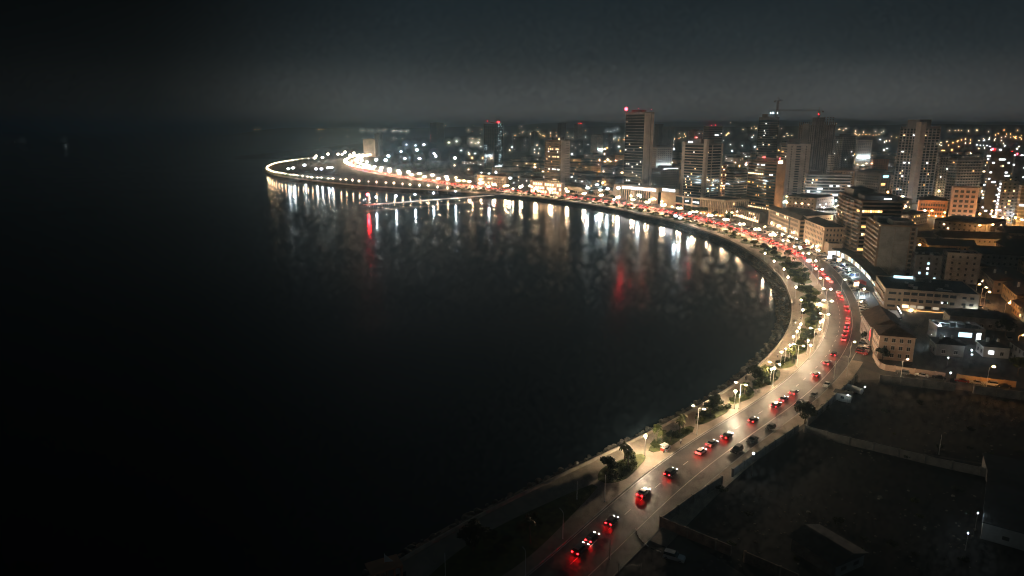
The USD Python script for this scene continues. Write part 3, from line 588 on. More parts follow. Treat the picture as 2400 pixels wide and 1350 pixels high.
# ---------------------------------------------------------------- buildings
# local frame of a block: origin at its nearest corner, +x along the camera-side face, +y along the bay-side face
class Block:
    def __init__(s, name, label, corner, psi, W, D, H, cat='building', group=None, z=0.0):
        s.o, s.psi, s.W, s.D, s.H = np.array(corner, float), psi, W, D, H
        s.t = thing(name, label, cat, (*corner, z), 90 - psi, group); s.z = z
    def world(s, x, y):
        p = math.radians(s.psi); return s.o + x * np.array([math.sin(p), math.cos(p)]) + y * np.array([-math.cos(p), math.sin(p)])
    def part(s, name, mb, mat, label=None, kind=None): return part(s.t, name, mb, mat, label, kind)
    def face(s, mb, f, a, z, w, h, out, inn=0.06):
        """a slab of width w and height h on face f (F camera side, L bay side, R right, B back), centred at a along it"""
        if f == 'F': return mb.box(a - w / 2, a + w / 2, -out, inn, z, z + h)
        if f == 'B': return mb.box(a - w / 2, a + w / 2, s.D - inn, s.D + out, z, z + h)
        if f == 'L': return mb.box(-out, inn, a - w / 2, a + w / 2, z, z + h)
        return mb.box(s.W - inn, s.W + out, a - w / 2, a + w / 2, z, z + h)
    def length(s, f): return s.W if f in 'FB' else s.D
    def core(s, mat, h=None): s.part('wall', MB().box(0, s.W, 0, s.D, 0, h or s.H), mat)
    def ring(s, mb, z, h, out): return mb.box(-out, s.W + out, -out, s.D + out, z, z + h)
    def bands(s, mat, floor, h, out=0.35, z0=0.0, name='floor_band', top=None):
        z = z0
        while z < (top or s.H) - 0.3:
            s.part(name, s.ring(MB(), z, h, out), mat); z += floor
    def piers(s, mat, step, w, out=0.45, faces='FL', z0=0.0, z1=None, name='pier'):
        for f in faces:
            L = s.length(f); n = max(1, round(L / step))
            for i in range(n + 1):
                a = min(max(i * L / n, w / 2 - out), L - w / 2 + out); s.part(name, s.face(MB(), f, a, z0, w, (z1 or s.H) - z0, out), mat)
    def windows(s, f, cols, floors, z0, fh, w, h, mat='glass', out=0.05, name='window', lo=0.06, hi=0.94, one=False, frame=None, lit=()):
        L = s.length(f); mb = MB()
        for j in range(floors):
            for i in range(cols):
                a = L * (lo + (hi - lo) * (i + .5) / cols); z = z0 + j * fh
                if (i, j) in lit: s.part('lit_window', s.face(MB(), f, a, z, w, h, out), lit[(i, j)]); continue
                if one:
                    p = s.part(name, s.face(MB(), f, a, z, w, h, out), mat)
                    if frame:
                        q = MB(); s.face(q, f, a, z - 0.16, w + 0.4, 0.16, 0.18); s.face(q, f, a, z + h, w + 0.3, 0.12, 0.10); s.face(q, f, a, z, 0.07, h, 0.09)
                        part(p, 'frame', q, frame)
                else: s.face(mb, f, a, z, w, h, out)
        if mb.n: s.part('windows' if False else 'window_grid', mb, mat, kind='stuff')
    def lit(s, f, items, floor, z0, w, h, mat, out=0.10):
        """items: (position along the face 0..1, storey)"""
        for a, k in items: s.part('lit_window', s.face(MB(), f, a * s.length(f), z0 + k * floor, w, h, out), mat)
    def parapet(s, mat, h=1.0, t=0.35, out=0.1, z=None):
        z = s.H if z is None else z; m = MB()
        m.box(-out, s.W + out, -out, t, z, z + h); m.box(-out, s.W + out, s.D - t, s.D + out, z, z + h); m.box(-out, t, t, s.D - t, z, z + h); m.box(s.W - t, s.W + out, t, s.D - t, z, z + h)
        s.part('parapet', m, mat); s.part('roof', MB().box(t, s.W - t, t, s.D - t, z + 0.002, z + 0.12), 'flat_roof')
    def plant(s, items, mat='grey_concrete'):
        for x0, x1, y0, y1, h in items: s.part('roof_plant', MB().box(x0 * s.W, x1 * s.W, y0 * s.D, y1 * s.D, s.H + 0.1, s.H + h), mat)
    def clutter(s, n, seed=1):
        r = random.Random(seed)
        for i in range(n):
            x, y, a = r.uniform(.12, .85) * s.W, r.uniform(.12, .85) * s.D, r.uniform(.5, 1.2)
            if r.random() < .5: s.part('water_tank', MB().tube([(x, y, s.H + .1), (x, y, s.H + .3 + a)], [a, a], 8), 'grey_concrete')
            else: s.part('air_conditioner', MB().box(x - a, x + a, y - a * .7, y + a * .7, s.H + .1, s.H + .2 + a), 'steel_white')
    def beacon(s, x, y, h, strong=False, r=0.45, mast=True):
        if mast: s.part('mast', MB().tube([(x, y, s.H), (x, y, s.H + h)], [0.12, 0.07], 5), 'metal_dark')
        s.part('beacon', MB().ball((x, y, s.H + h), r), 'beacon_red_tower' if strong else 'beacon_red')
    def hip(s, mat, rise, over=0.5, gable=False):
        o, W, D, H = over, s.W, s.D, s.H; r = min(W, D) / 2
        if W >= D: a, b = (0 - (o if gable else -r), D / 2, H + rise), (W + (o if gable else -r), D / 2, H + rise)
        else: a, b = (W / 2, 0 - (o if gable else -r), H + rise), (W / 2, D + (o if gable else -r), H + rise)
        c = [(-o, -o, H), (W + o, -o, H), (W + o, D + o, H), (-o, D + o, H)]
        F = [(0, 1, 5), (0, 5, 4), (2, 3, 4), (2, 4, 5), (1, 2, 5), (3, 0, 4)] if W >= D else [(1, 2, 5), (1, 5, 4), (3, 0, 4), (3, 4, 5), (0, 1, 4), (2, 3, 5)]
        s.part('roof', MB().add(c + [a, b], F + [(0, 2, 1), (0, 3, 2)]), mat)

def block(name, label, xc, yb, psi, xl, xr, ytop, **k):
    """a block from the picture: its near corner stands at (xc, yb); its faces reach columns xl and xr; its roof line at the corner is at ytop"""
    c = at(xc, yb); az = math.degrees(math.atan2(c[0], c[1])); psi = az + 46 if psi - az < 40 else psi; p = math.radians(psi)
    def reach(px, d):
        u = (px - 1200) / FPX; A = u * (c[1] * CP + CAMH * SP) - c[0]; B = d[0] - u * d[1] * CP
        return A / B
    D = reach(xl, np.array([-math.cos(p), math.sin(p)])); W = reach(xr, np.array([math.sin(p), math.cos(p)]))
    mx = k.pop('mx', 70.0)
    W, D = (min(mx, max(6.0, w)) if w > 0 else mx for w in (W, D))
    return Block(name, label, c, psi, k.pop('W', W), k.pop('D', D), height_at(ytop, c[1]), **k)

R5 = random.Random(5)
EN = []
def some(n, floors, lo=.06, hi=.94): return [(R5.uniform(lo, hi), R5.randrange(floors)) for _ in range(n)]

# --- towers, from the left
b = block('glass_tower', 'dark glass tower standing alone left of the town, with slanted top and blue lit dots', 1158, 396, 47, 1135, 1179, 290)
b.core('teal_glass'); b.part('roof', MB().add([(0, 0, b.H), (b.W, 0, b.H), (b.W, b.D, b.H + 3), (0, b.D, b.H + 7)], [(0, 1, 2), (0, 2, 3), (0, 3, 1), (1, 3, 2)]), 'dark_concrete')
b.bands('dark_concrete', 8.0, 0.4, 0.2); b.piers('dark_concrete', 6.5, 0.4, 0.25)
b.lit('F', [(min(.95, max(.3, R5.gauss(.62, .12))), R5.randrange(2, 27)) for _ in range(46)], 3.8, 1.0, 1.1, 1.3, 'window_cyan', .3)
b.lit('L', [(R5.uniform(.7, .95), R5.randrange(3, 14)) for _ in range(16)], 3.8, 1.0, 1.0, 1.3, 'window_cyan', .3)
b.lit('F', [(.15 + .1 * i, 0) for i in range(8)], 1, 5.0, 1.8, 1.6, 'window_white', .3)
b.beacon(b.W * .2, b.D * .8, 6); b.beacon(b.W * .7, b.D * .3, 4); b.beacon(b.W * .9, b.D * .3, 4)
b = block('office_block', 'slab office block with rows of warm lit windows above the bright arcade', 1313, 449, 50, 1277, 1333, 331)
b.core('glass'); b.bands('brown_concrete', 3.6, 1.5, .4); b.piers('brown_concrete', 2.6, .5, .5, 'L')
b.part('wall', b.face(MB(), 'F', b.W / 2, 0, b.W + .6, b.H + 1, .55), 'concrete'); b.windows('F', 3, 19, 3.0, 3.6, .9, 1.3, out=.62, lo=.5, hi=.95)
for k, n, m in ((16, 8, 'window_warm'), (15, 2, 'window_white'), (13, 6, 'window_warm'), (8, 7, 'window_white'), (3, 7, 'window_warm'), (2, 4, 'window_warm')):
    b.lit('L', [(R5.uniform(.05, .8), k) for i in range(n)], 3.6, 1.65, 2.2, 1.7, m, .2)
b.parapet('brown_concrete'); b.plant([(.2, .8, .25, .7, 5)], 'dark_concrete'); b.lit('L', [(.12, 20)], 3.6, 1.6, 3.0, 1.6, 'window_warm', .3)
EN.append((b, 3.6, 1.7, 8, .2, 1, 'L'))
b = block('tallest_tower', 'tallest tower, dark ribbed face and the big red beacon on its corner', 1503, 462, 45, 1460, 1524, 268)
b.core('glass'); b.bands('dark_concrete', 3.7, .9, .35); b.part('side_wall', b.face(MB(), 'F', b.W * .32, 0, b.W * .66, b.H + 2, .6), 'concrete'); b.part('side_wall', b.face(MB(), 'F', b.W * .86, 0, b.W * .27, b.H + 1, .6), 'concrete')
b.part('cap', MB().box(-.4, b.W + .4, -.4, b.D + .4, b.H, b.H + 3.2), 'dark_concrete'); b.plant([(.2, .8, .3, .8, 6)], 'dark_concrete')
b.lit('L', some(12, 13), 3.7, 1.2, 1.2, 1.5, 'window_white', .15)
b.beacon(-.8, b.D - 1, 7.5, True, 2.1); b.beacon(b.W * .8, 1.5, 6.5, False, .4); b.beacon(b.W * .3, b.D * .5, 7.5, False, .3)  # corner beacon ball is oversized to stand in for its red glow
EN.append((b, 3.7, 1.3, 9, .15, 2, 'L'))
b = block('striped_tower', 'tower of thin pale stripes with pale corner fins, right of the tallest', 1647, 478, 56, 1594, 1684, 341)
b.core('glass'); b.bands('concrete', 3.3, 1.0, .4); b.part('corner_fin', MB().box(-1.2, 3.0, -1.2, 3.0, 0, b.H + 7), 'concrete'); b.part('corner_fin', MB().box(b.W - 1.8, b.W + .7, -.7, 1.5, 0, b.H + 2), 'concrete'); b.part('corner_fin', MB().box(-.8, 1.6, b.D - 3.5, b.D + .7, 0, b.H + 4), 'concrete'); b.part('corner_fin', b.face(MB(), 'F', b.W * .38, 0, .9, b.H, .7), 'concrete')
b.parapet('dark_concrete', 2.0); b.plant([(.1, .9, .3, .8, 7)], 'dark_concrete'); b.lit('L', [(R5.choice([.55, .75, .8]), R5.randrange(1, 9)) for _ in range(22)], 3.3, 1.2, .9, 1.2, 'window_warm', .2); b.beacon(b.W * .2, b.D * .6, 9); b.lit('L', [(.7, 22), (.75, 22), (.62, 22)], 3.3, 0, 1.5, 1.2, 'window_white', .6)
EN.append((b, 3.3, 1.3, 9, .2, 3))
b = block('curved_office', 'brown office tower of bowed bands and orange lit end wall beside the waterfront', 1812, 496, 72, 1748, 1831, 381)
b.core('recess')
def bow(bl, z, h, out, bulge, mat, name='floor_band'):
    n = 9; pts = [(-out - bulge * math.sin(math.pi * i / (n - 1)), bl.D * i / (n - 1)) for i in range(n)]
    bl.part(name, MB().prism(pts + [(0.2, bl.D), (0.2, 0)], z, z + h), mat)
nf = int(b.H / 3.4)
for k in range(nf + 1): bow(b, k * 3.4, 1.5, .3, 2.6, 'brown_concrete')
b.part('side_wall', b.face(MB(), 'F', b.W / 2, 0, b.W + .8, b.H + 2.5, .5), 'brown_concrete'); b.parapet('brown_concrete'); b.plant([(.2, .9, .2, .8, 4)], 'dark_concrete')
def bowlit(bl, items, floor, w, mat, bulge=2.6):
    for a, k in items:
        x = -0.2 - bulge * math.sin(math.pi * a); bl.part('lit_window', MB().box(x - .12, x + .05, a * bl.D - w / 2, a * bl.D + w / 2, k * floor + 1.6, k * floor + 3.0), mat)
for k in range(nf): bow(b, k * 3.4 + 1.5, 1.9, .1, 2.3, 'glass', 'window_ribbon')
bowlit(b, [(.97 - .07 * i, nf - 4) for i in range(9)], 3.4, 2.0, 'window_warm'); bowlit(b, [(.12, nf - 4), (.17, nf - 4)], 3.4, 2.2, 'window_white'); bowlit(b, [(.97, nf - 7), (.9, nf - 7), (.75, nf - 7), (.3, nf - 7), (.3, nf - 8), (.55, nf - 8), (.15, nf - 8)], 3.4, 1.5, 'window_amber'); bowlit(b, some(8, 5), 3.4, .8, 'window_amber'); bowlit(b, [(.95 - .08 * i, 0) for i in range(11)], 3.4, 1.4, 'window_warm')
bowlit(b, [(.6, nf - 1), (.45, nf - 1), (.38, nf - 1)], 3.4, 1.6, 'window_white')
b.part('sign', b.face(MB(), 'F', b.W * .35, b.H - 1.2, b.W * .5, 3.0, .7), 'sign_warm'); b.beacon(1, b.D * .5, 5); b.beacon(b.W * .4, 2, 4)
b = block('white_tower', 'white residential tower with a dark window column on each side, behind the brown tower', 1835, 458, 92, 1822, 1889, 340)
b.core('glass'); L = b.W
b.windows('L', 4, 22, 2.0, 3.3, 2.0, 1.4, out=.3)
for a, w in ((.09, .17), (.31, .17), (.69, .2), (.92, .14)): b.part('wall_panel', b.face(MB(), 'F', a * L, 0, w * L, b.H + .5, .5), 'pale_concrete')
b.bands('pale_concrete', 3.3, 1.7, .3); b.parapet('pale_concrete', 1.2); b.plant([(.15, .6, .3, .8, 8)], 'dark_concrete'); b.part('crown_wall', MB().box(-2.0, b.W * .3, 0, b.D, b.H - 1, b.H + 3), 'dark_concrete')
b.lit('L', [(.2, 20), (.6, 17), (.8, 17), (.7, 17)], 3.3, 1.4, 1.7, 1.5, 'window_amber', .5)
EN.append((b, 3.3, 2.0, 6, .35, 4, 'L'))
b = block('dark_tower', 'dark tower with white work lights on its flat top, left of the tower crane', 1790, 428, 40, 1767, 1814, 280)
b.core('teal_glass'); b.bands('dark_concrete', 3.8, .7, .25); b.parapet('dark_concrete', 4.0); b.plant([(.1, .8, .2, .8, 9)], 'dark_concrete'); b.lit('L', [(.35, 22), (.35, 20), (.35, 16)], 3.8, 1.0, 1.6, 1.3, 'window_white', .4)
for q in (.15, .3, .38, .8): b.part('work_light', MB().ball((b.W * q, 1.0, b.H + 10.5), .45), 'lamp_far_white')
dark_top = b.H + 9; dark_at = b.world(b.W * .8, 2)
EN.append((b, 3.8, 1.1, 6, .3, 9))
b = block('unfinished_tower', 'tall unfinished tower of open grid floors under the long crane', 1896, 434, 42, 1862, 1943, 290)
b.core('recess', b.H - 2); b.bands('raw_concrete', 3.6, .55, .9, name='floor_slab'); b.piers('raw_concrete', 4.2, .8, 1.0, 'FL', 0, b.H + 3); b.part('lift_core', MB().box(b.W * .3, b.W * .65, b.D * .25, b.D * .6, b.H - 2, b.H + 10), 'dark_concrete')
b.windows('F', 6, 30, 1.0, 3.6, 2.2, 1.7, 'raw_concrete', .5, lo=.1); b.part('blank_wall', b.face(MB(), 'L', b.D * .55, 0, b.D * .4, b.H, 1.2), 'dark_concrete')
crane_at = b.world(b.W * .45, b.D * .4); crane_z = b.H + 10
b = block('striped_block', 'long seven storey office block of pale stripes above the bright market street', 1886, 474, 104, 1884, 1988, 411, D=16)
b.core('glass'); b.bands('grey_concrete', 3.6, 1.7, .4); b.parapet('grey_concrete', 1.2); b.plant([(.05, .35, .2, .8, 6)], 'dark_concrete'); b.plant([(.5, .8, .3, .8, 3)], 'dark_concrete')
b.lit('F', [(.06, 3), (.3, 4), (.34, 4), (.57, 5), (.72, 5), (.97, 5), (.66, 2), (.71, 2)], 3.6, 1.8, 3.2, 1.6, 'window_white', .5)
b.part('sign', b.face(MB(), 'F', b.W * .42, .8, b.W * .4, 4.0, .7), 'sign_white')
EN.append((b, 3.6, 1.9, 9, .2, 5))
b = block('balcony_tower', 'tall grey apartment tower of pale balconies and a blank middle shaft on the right', 2135, 476, 52, 2090, 2180, 302)
b.core('glass'); b.bands('grey_concrete', 3.3, 1.0, .5, name='balcony'); b.part('shaft_wall', MB().box(-1.5, b.W * .22, -1.5, b.D * .2, 0, b.H + 8), 'concrete'); b.piers('grey_concrete', 5.5, .7, .9, 'FL'); b.parapet('dark_concrete', 3.0); b.plant([(.0, .6, .1, .7, 11)], 'dark_concrete')
b.lit('L', [(.3, 24), (.2, 23), (.6, 14), (.58, 14), (.75, 18), (.7, 18), (.35, 14), (.6, 9)], 3.3, 1.2, 2.0, 1.5, 'window_white', .6); b.lit('F', [(.55, 14)], 3.3, 1.2, 2.4, 1.6, 'window_white', .6)
EN.append((b, 3.3, 1.3, 14, .3, 6))
b = block('dark_apartment_tower', 'dark apartment tower with scattered white windows and a red roof lamp near the right edge', 2300, 512, 95, 2293, 2352, 357)
b.core('dark_concrete'); b.bands('dark_concrete', 3.2, .5, .4); b.parapet('dark_concrete'); b.plant([(.2, .8, .2, .8, 4)], 'dark_concrete')
b.lit('F', some(16, 22), 3.2, 1.0, 1.7, 1.3, 'window_white', .5); b.lit('L', some(8, 22), 3.2, 1.0, 1.7, 1.3, 'window_white', .5); b.beacon(2, 2, 3, r=.6)
EN.append((b, 3.2, 1.0, 9, .5, 7))
b = block('dark_apartment_tower', 'second dark apartment tower with cold lit windows, cut by the right edge', 2358, 505, 100, 2352, 2440, 368)
b.core('dark_concrete'); b.bands('dark_concrete', 3.2, .5, .4); b.parapet('dark_concrete'); b.lit('F', some(18, 20), 3.2, 1.0, 2.0, 1.3, 'window_white', .5); b.lit('L', some(6, 20), 3.2, 1.0, 1.7, 1.3, 'window_white', .5); b.beacon(2, 2, 3, r=.6); b.beacon(b.W * .5, 2, 3, r=.6)
EN.append((b, 3.2, 1.0, 9, .5, 7))
b = block('lit_balcony_block', 'slim pale block with a column of white lit balconies near the right edge', 2334, 520, 112, 2329, 2372, 426)
b.core('grey_plaster'); b.bands('grey_concrete', 3.2, .4, 1.0, name='balcony'); b.parapet('grey_concrete'); b.windows('F', 3, 14, 1.2, 3.2, 1.6, 1.3); b.lit('L', [(.5, k) for k in range(12)], 3.2, 1.0, 4.5, 1.2, 'window_white', .4)
EN.append((b, 3.2, 1.2, 8, .2, 8))
b = block('low_white_block', 'wide block with a bright strip window, right of the slim lit balconies', 2380, 528, 112, 2374, 2460, 438); b.core('dark_concrete'); b.bands('grey_concrete', 3.4, 1.2, .3); b.parapet('grey_concrete'); b.lit('F', [(.05 + .08 * i, 5) for i in range(8)] + [(.3, 3), (.5, 2), (.2, 1)], 3.4, 1.3, 2.4, 1.6, 'window_white', .4)

# --- middle and far blocks: (name, label, xc, yb, psi, xl, xr, ytop, wall, band, lit F, lit L, lit material, roof red lamps)
MID = [
 ('waterside_block', 'white lit slab block near the root of the far spit', 880, 368, 30, 853, 886, 327, 'pale_concrete', 'pale_concrete', 3, 2, 'window_dim', 0),
 ('waterside_block', 'dim grey block behind the white slab by the far spit', 890, 366, 30, 880, 898, 314, 'grey_concrete', 'grey_concrete', 0, 0, 'window_dim', 0),
 ('far_hazy_tower', 'hazy grey tower with a string of red lamps up its side on the far shore', 1024, 338, 45, 1009, 1041, 288, 'grey_concrete', 'dark_concrete', 0, 0, 'window_dim', 0),
 ('far_hazy_tower', 'small hazy square tower between the lit office slab and the horizon lights', 1315, 346, 45, 1306, 1326, 289, 'grey_concrete', 'grey_concrete', 0, 0, 'window_dim', 0),
 ('far_hazy_tower', 'small hazy square tower with red roof lamps, left of the tallest tower', 1354, 348, 45, 1345, 1364, 291, 'grey_concrete', 'grey_concrete', 0, 0, 'window_dim', 3),
 ('far_hazy_tower', 'narrow dark far block just right of the dark glass tower', 1252, 347, 45, 1245, 1260, 310, 'dark_concrete', 'dark_concrete', 0, 0, 'window_dim', 0),
 ('far_dark_block', 'broad dark far block with round shoulders right of the glass tower', 1222, 356, 45, 1203, 1238, 321, 'dark_concrete', 'dark_concrete', 2, 2, 'window_white', 0),
 ('far_pale_block', 'far block with a floodlit pale wall between the office slab and the tallest tower', 1400, 370, 40, 1384, 1412, 316, 'pale_concrete', 'grey_concrete', 0, 0, 'window_white', 0),
 ('far_dark_block', 'low dark far block before the hazy square towers', 1345, 366, 45, 1322, 1366, 328, 'dark_concrete', 'dark_concrete', 3, 3, 'window_white', 0),
 ('far_dark_block', 'low dark far block left of the tallest tower', 1425, 352, 45, 1411, 1436, 312, 'dark_concrete', 'dark_concrete', 2, 2, 'window_white', 0),
 ('hazy_block', 'hazy grey block right behind the tallest tower', 1541, 356, 40, 1532, 1552, 291, 'grey_concrete', 'grey_concrete', 0, 0, 'window_dim', 0),
 ('hazy_block', 'hazy grey block beside the first, right of the tallest tower', 1562, 358, 40, 1550, 1578, 297, 'grey_concrete', 'grey_concrete', 1, 1, 'window_white', 0),
 ('gridded_white_block', 'white block with a grid of dark windows at the right foot of the tallest tower', 1536, 416, 78, 1524, 1573, 346, 'pale_concrete', 'pale_concrete', 0, 0, 'window_white', 0),
 ('dark_glass_block', 'dark glass tower with red roof lamp and a lit strip, behind the striped tower', 1655, 405, 40, 1643, 1686, 297, 'teal_glass', 'dark_concrete', 3, 0, 'window_white', 2),
 ('hazy_pair_block', 'dim block with a few lit windows left of the dark glass tower behind the stripes', 1624, 380, 40, 1610, 1643, 306, 'grey_concrete', 'dark_concrete', 5, 2, 'window_white', 0),
 ('grey_ribbed_block', 'grey ribbed block between the striped tower and the brown tower', 1718, 462, 60, 1690, 1748, 405, 'glass', 'grey_concrete', 0, 0, 'window_white', 0),
 ('lit_stair_block', 'narrow block with a warm lit staircase between striped and grey blocks', 1690, 464, 60, 1682, 1694, 388, 'orange_brick', 'orange_brick', 7, 7, 'window_warm', 0),
 ('teal_low_block', 'low dark block with bright edge right of the tallest tower base', 1548, 448, 50, 1523, 1590, 396, 'dark_concrete', 'dark_concrete', 0, 0, 'window_cyan', 0),
 ('amber_block', 'small block glowing amber between the tallest and the striped tower', 1572, 432, 50, 1557, 1592, 402, 'ochre_plaster', 'ochre_plaster', 6, 9, 'window_amber', 0),
 ('slope_block', 'wide dim block right of the unfinished tower', 1965, 418, 45, 1944, 1996, 320, 'grey_concrete', 'dark_concrete', 3, 3, 'window_white', 0),
 ('floodlit_block', 'far block with floodlit white front beyond the striped office block', 2003, 390, 108, 2000, 2038, 328, 'pale_concrete', 'pale_concrete', 0, 0, 'window_white', 0),
 ('slim_pale_block', 'slim pale block right at the foot of the unfinished tower', 1940, 440, 40, 1936, 1948, 364, 'pale_concrete', 'pale_concrete', 0, 0, 'window_white', 0),
 ('orange_slope_block', 'broad block glowing orange left of the balcony tower', 2042, 412, 108, 2038, 2079, 373, 'orange_brick', 'orange_brick', 0, 0, 'window_amber', 0),
 ('cornice_block', 'cream block with a gridded top storey behind the striped office block', 1950, 440, 100, 1945, 2000, 400, 'cream_stone', 'cream_stone', 0, 0, 'window_white', 0),
 ('cyan_sign_block', 'dark block with a glowing cyan sign left of the balcony tower', 2058, 462, 40, 2000, 2085, 408, 'dark_concrete', 'dark_concrete', 0, 0, 'window_white', 0),
 ('beige_block', 'blank beige block with lit windows at its right edge before the balcony tower', 2100, 468, 45, 2082, 2122, 412, 'concrete', 'concrete', 6, 0, 'window_warm', 0),
 ('tall_grey_block', 'dim grey apartment block right of the balcony tower', 2190, 462, 50, 2178, 2218, 366, 'grey_concrete', 'dark_concrete', 2, 1, 'window_white', 0),
 ('dim_ribbed_block', 'dim ribbed block behind the uplit pink block on the right', 2232, 470, 50, 2212, 2290, 372, 'dark_concrete', 'grey_concrete', 2, 1, 'window_amber', 0),
]
for i, (nm, lab, xc, yb, psi, xl, xr, yt, wall, band, lf, ll, lm, nb) in enumerate(MID):
    b = block(nm, lab, xc, yb, psi, xl, xr, yt)
    b.core(wall); n = max(2, int(b.H / 3.5)); far = b.o[1] > 1500
    if nm in ('grey_ribbed_block', 'dim_ribbed_block', 'dark_glass_block', 'tall_grey_block', 'slope_block', 'waterside_block', 'far_pale_block'): b.bands(band, 3.5, 1.4, .35)
    else: b.part('cornice', b.ring(MB(), b.H - .6, .9, .4), band)
    if nm not in ('grey_ribbed_block', 'dark_glass_block'):
        for f in 'FL': b.windows(f, max(2, int(b.length(f) / 4.2)), n, 1.2, 3.5, 1.7, 1.5, out=.4 if nm in ('dim_ribbed_block', 'tall_grey_block', 'slope_block', 'waterside_block') else .06)
    b.parapet('dark_concrete', 1.0)
    if R5.random() < .7: b.plant([(.2, .7, .2, .7, R5.uniform(2.5, 5))], 'dark_concrete')
    b.clutter(3, i + 60)
    b.lit('F', some(lf, n), 3.5, 1.2, 1.8, 1.5, lm, .45); b.lit('L', some(ll, n), 3.5, 1.2, 1.8, 1.5, lm, .45)
    for k in range(nb): b.beacon(b.W * (.2 + .3 * k), 1.0, 3, r=.5)
    if nm == 'far_hazy_tower' and i == 2:
        for k in range(7): b.part('warning_lamp', b.face(MB(), 'L', b.D * .96, 4 + k * 8.5, 1.1, 1.5, 1.0), 'sign_red')
    if nm == 'dark_glass_block': b.lit('F', [(.5, n - 5), (.6, n - 5), (.7, n - 5)], 3.5, 1.4, 3.0, 1.6, 'window_white', .45)
    if nm == 'cyan_sign_block': b.part('sign', b.face(MB(), 'F', b.W * .45, b.H - 4.5, b.W * .4, 2.4, .4), 'sign_cyan'); b.part('lit_window', b.face(MB(), 'F', b.W * .3, b.H - 15, 6, 3, .3), 'window_amber')
    if nm in ('floodlit_block', 'far_pale_block', 'gridded_white_block'):
        for k in (.2, .5, .8): b.part('uplight', b.face(MB(), 'F', b.W * k, b.H * .35, 1.4, .6, 3.2, -2.2), 'flood_white')  # lights out of view, placed part way up to brighten the pale front
    if nm == 'orange_slope_block':
        for k in (.25, .75): b.part('uplight', b.face(MB(), 'F', b.W * k, .5, 1.0, .5, 3.2, -2.2), 'uplight_orange')  # lights out of view, placed to give the front its orange glow
    if nm == 'teal_low_block': b.part('light_strip', b.face(MB(), 'F', b.W * .5, b.H - .4, b.W * .8, .35, .6), 'sign_white')
    if nm == 'beige_block': b.part('sign', b.face(MB(), 'F', b.W * .85, b.H - 3.0, 3, 2.4, .5), 'sign_white')

DIMW = random.Random(51)
def enliven(b, floor, z0, n, out, seed, faces='FL'):  # random lit windows added to liven the tower faces
    for f in faces:
        for _ in range(n):
            b.part('lit_window', b.face(MB(), f, DIMW.uniform(.06, .94) * b.length(f), z0 + floor * DIMW.randrange(max(1, int((b.H - 4) / floor))), DIMW.uniform(.9, 2.6), 1.25, out), DIMW.choice(['window_dim', 'window_dim', 'window_amber', 'window_warm', 'window_white']))
    b.clutter(5, seed)
for e in EN: enliven(*e)
# tower cranes over the unfinished tower
def crane(label, p, z0, hz, jib, back, ang):
    t = thing('tower_crane', label, 'crane', (*p, z0), ang)
    m = MB(); w = 1.1
    for sx in (-w, w):
        for sy in (-w, w): m.bar((sx, sy, 0), (sx, sy, hz), .5)
    z = 0
    while z < hz - 2: m.bar((-w, -w, z), (w, -w, z + 2.2), .18); m.bar((w, w, z), (-w, w, z + 2.2), .18); m.bar((-w, w, z), (-w, -w, z + 2.2), .18); m.bar((w, -w, z), (w, w, z + 2.2), .18); z += 2.2
    part(t, 'mast', m, 'metal_grey')
    m = MB()
    for a in ((0, -.8, hz), (0, .8, hz), (0, 0, hz + 1.6)): m.bar(a, (jib, a[1], a[2]), .5)
    x = 0
    while x < jib - 2: m.bar((x, -.8, hz), (x + 2.5, 0, hz + 1.6), .16); m.bar((x + 2.5, 0, hz + 1.6), (x + 5, .8, hz), .16); x += 5
    part(t, 'jib', m, 'metal_dark'); part(t, 'counter_jib', MB().box(-back, 0, -.8, .8, hz, hz + .5), 'metal_grey'); part(t, 'counterweight', MB().box(-back, -back + 2.5, -1, 1, hz - 2.2, hz), 'dark_concrete')
    part(t, 'cab', MB().box(1.2, 3.0, -1.9, -.3, hz - 2.4, hz - .2), 'steel_white'); part(t, 'tower_head', MB().bar((0, 0, hz), (0, 0, hz + 6), .5), 'metal_grey'); part(t, 'stay', MB().bar((0, 0, hz + 6), (jib * .6, 0, hz + 1.6), .14).bar((0, 0, hz + 6), (-back + 1, 0, hz + .5), .14), 'metal_dark')
    return t
ct = crane('long lattice tower crane standing on the unfinished tower, its jib reaching left', crane_at, crane_z - 12, 22, 66, 7, 180)
part(ct, 'beacon', MB().ball((0, -1.6, 17), .6), 'beacon_red')
crane('smaller tower crane on the dark tower with the white work lights', dark_at, dark_top - 9, 30, 9, 7, 10)

# --- the waterfront fronts
b = block('cream_classical_block', 'cream classical block with rows of windows on the far waterfront left of the office slab', 1186, 441, 48, 1112, 1192, 414); b.core('cream_stone'); b.hip('dark_tile_roof', 3)
b.windows('L', 16, 4, 1.5, 3.6, 1.5, 2.0); b.part('cornice', b.ring(MB(), b.H - .5, .5, .5), 'cream_stone'); b.lit('L', some(9, 2), 3.6, 1.5, 1.5, 2, 'window_warm')
b = block('arcade_podium', 'three storey arcaded base of the office slab, glowing warm at every bay', 1316, 458, 50, 1244, 1322, 430); b.core('cream_stone'); b.parapet('cream_stone'); b.piers('cream_stone', 5, 1.0, .8, 'L')
b.lit('L', [(.04 + .077 * i, k) for i in range(13) for k in range(3) if (i * 7 + k * 3) % 5], b.H / 3.1, 1.0, 3.0, 3.0, 'window_warm', .2)
b = block('wavy_market_hall', 'low hall with a wavy roof, warm at its left, cold white at its right', 1437, 466, 52, 1320, 1442, 447, mx=110); b.core('cream_stone'); b.windows('L', 22, 1, 2.0, 4, 1.6, 3.0)
n = 24; V = []
for i in range(n + 1):
    z = b.H + 1.0 + 1.6 * math.sin(i / n * 9.4) + 1.2 * (i > n * .6); V += [(-1.0, b.D * i / n, z), (b.W + 1, b.D * i / n, z + 1.5)]
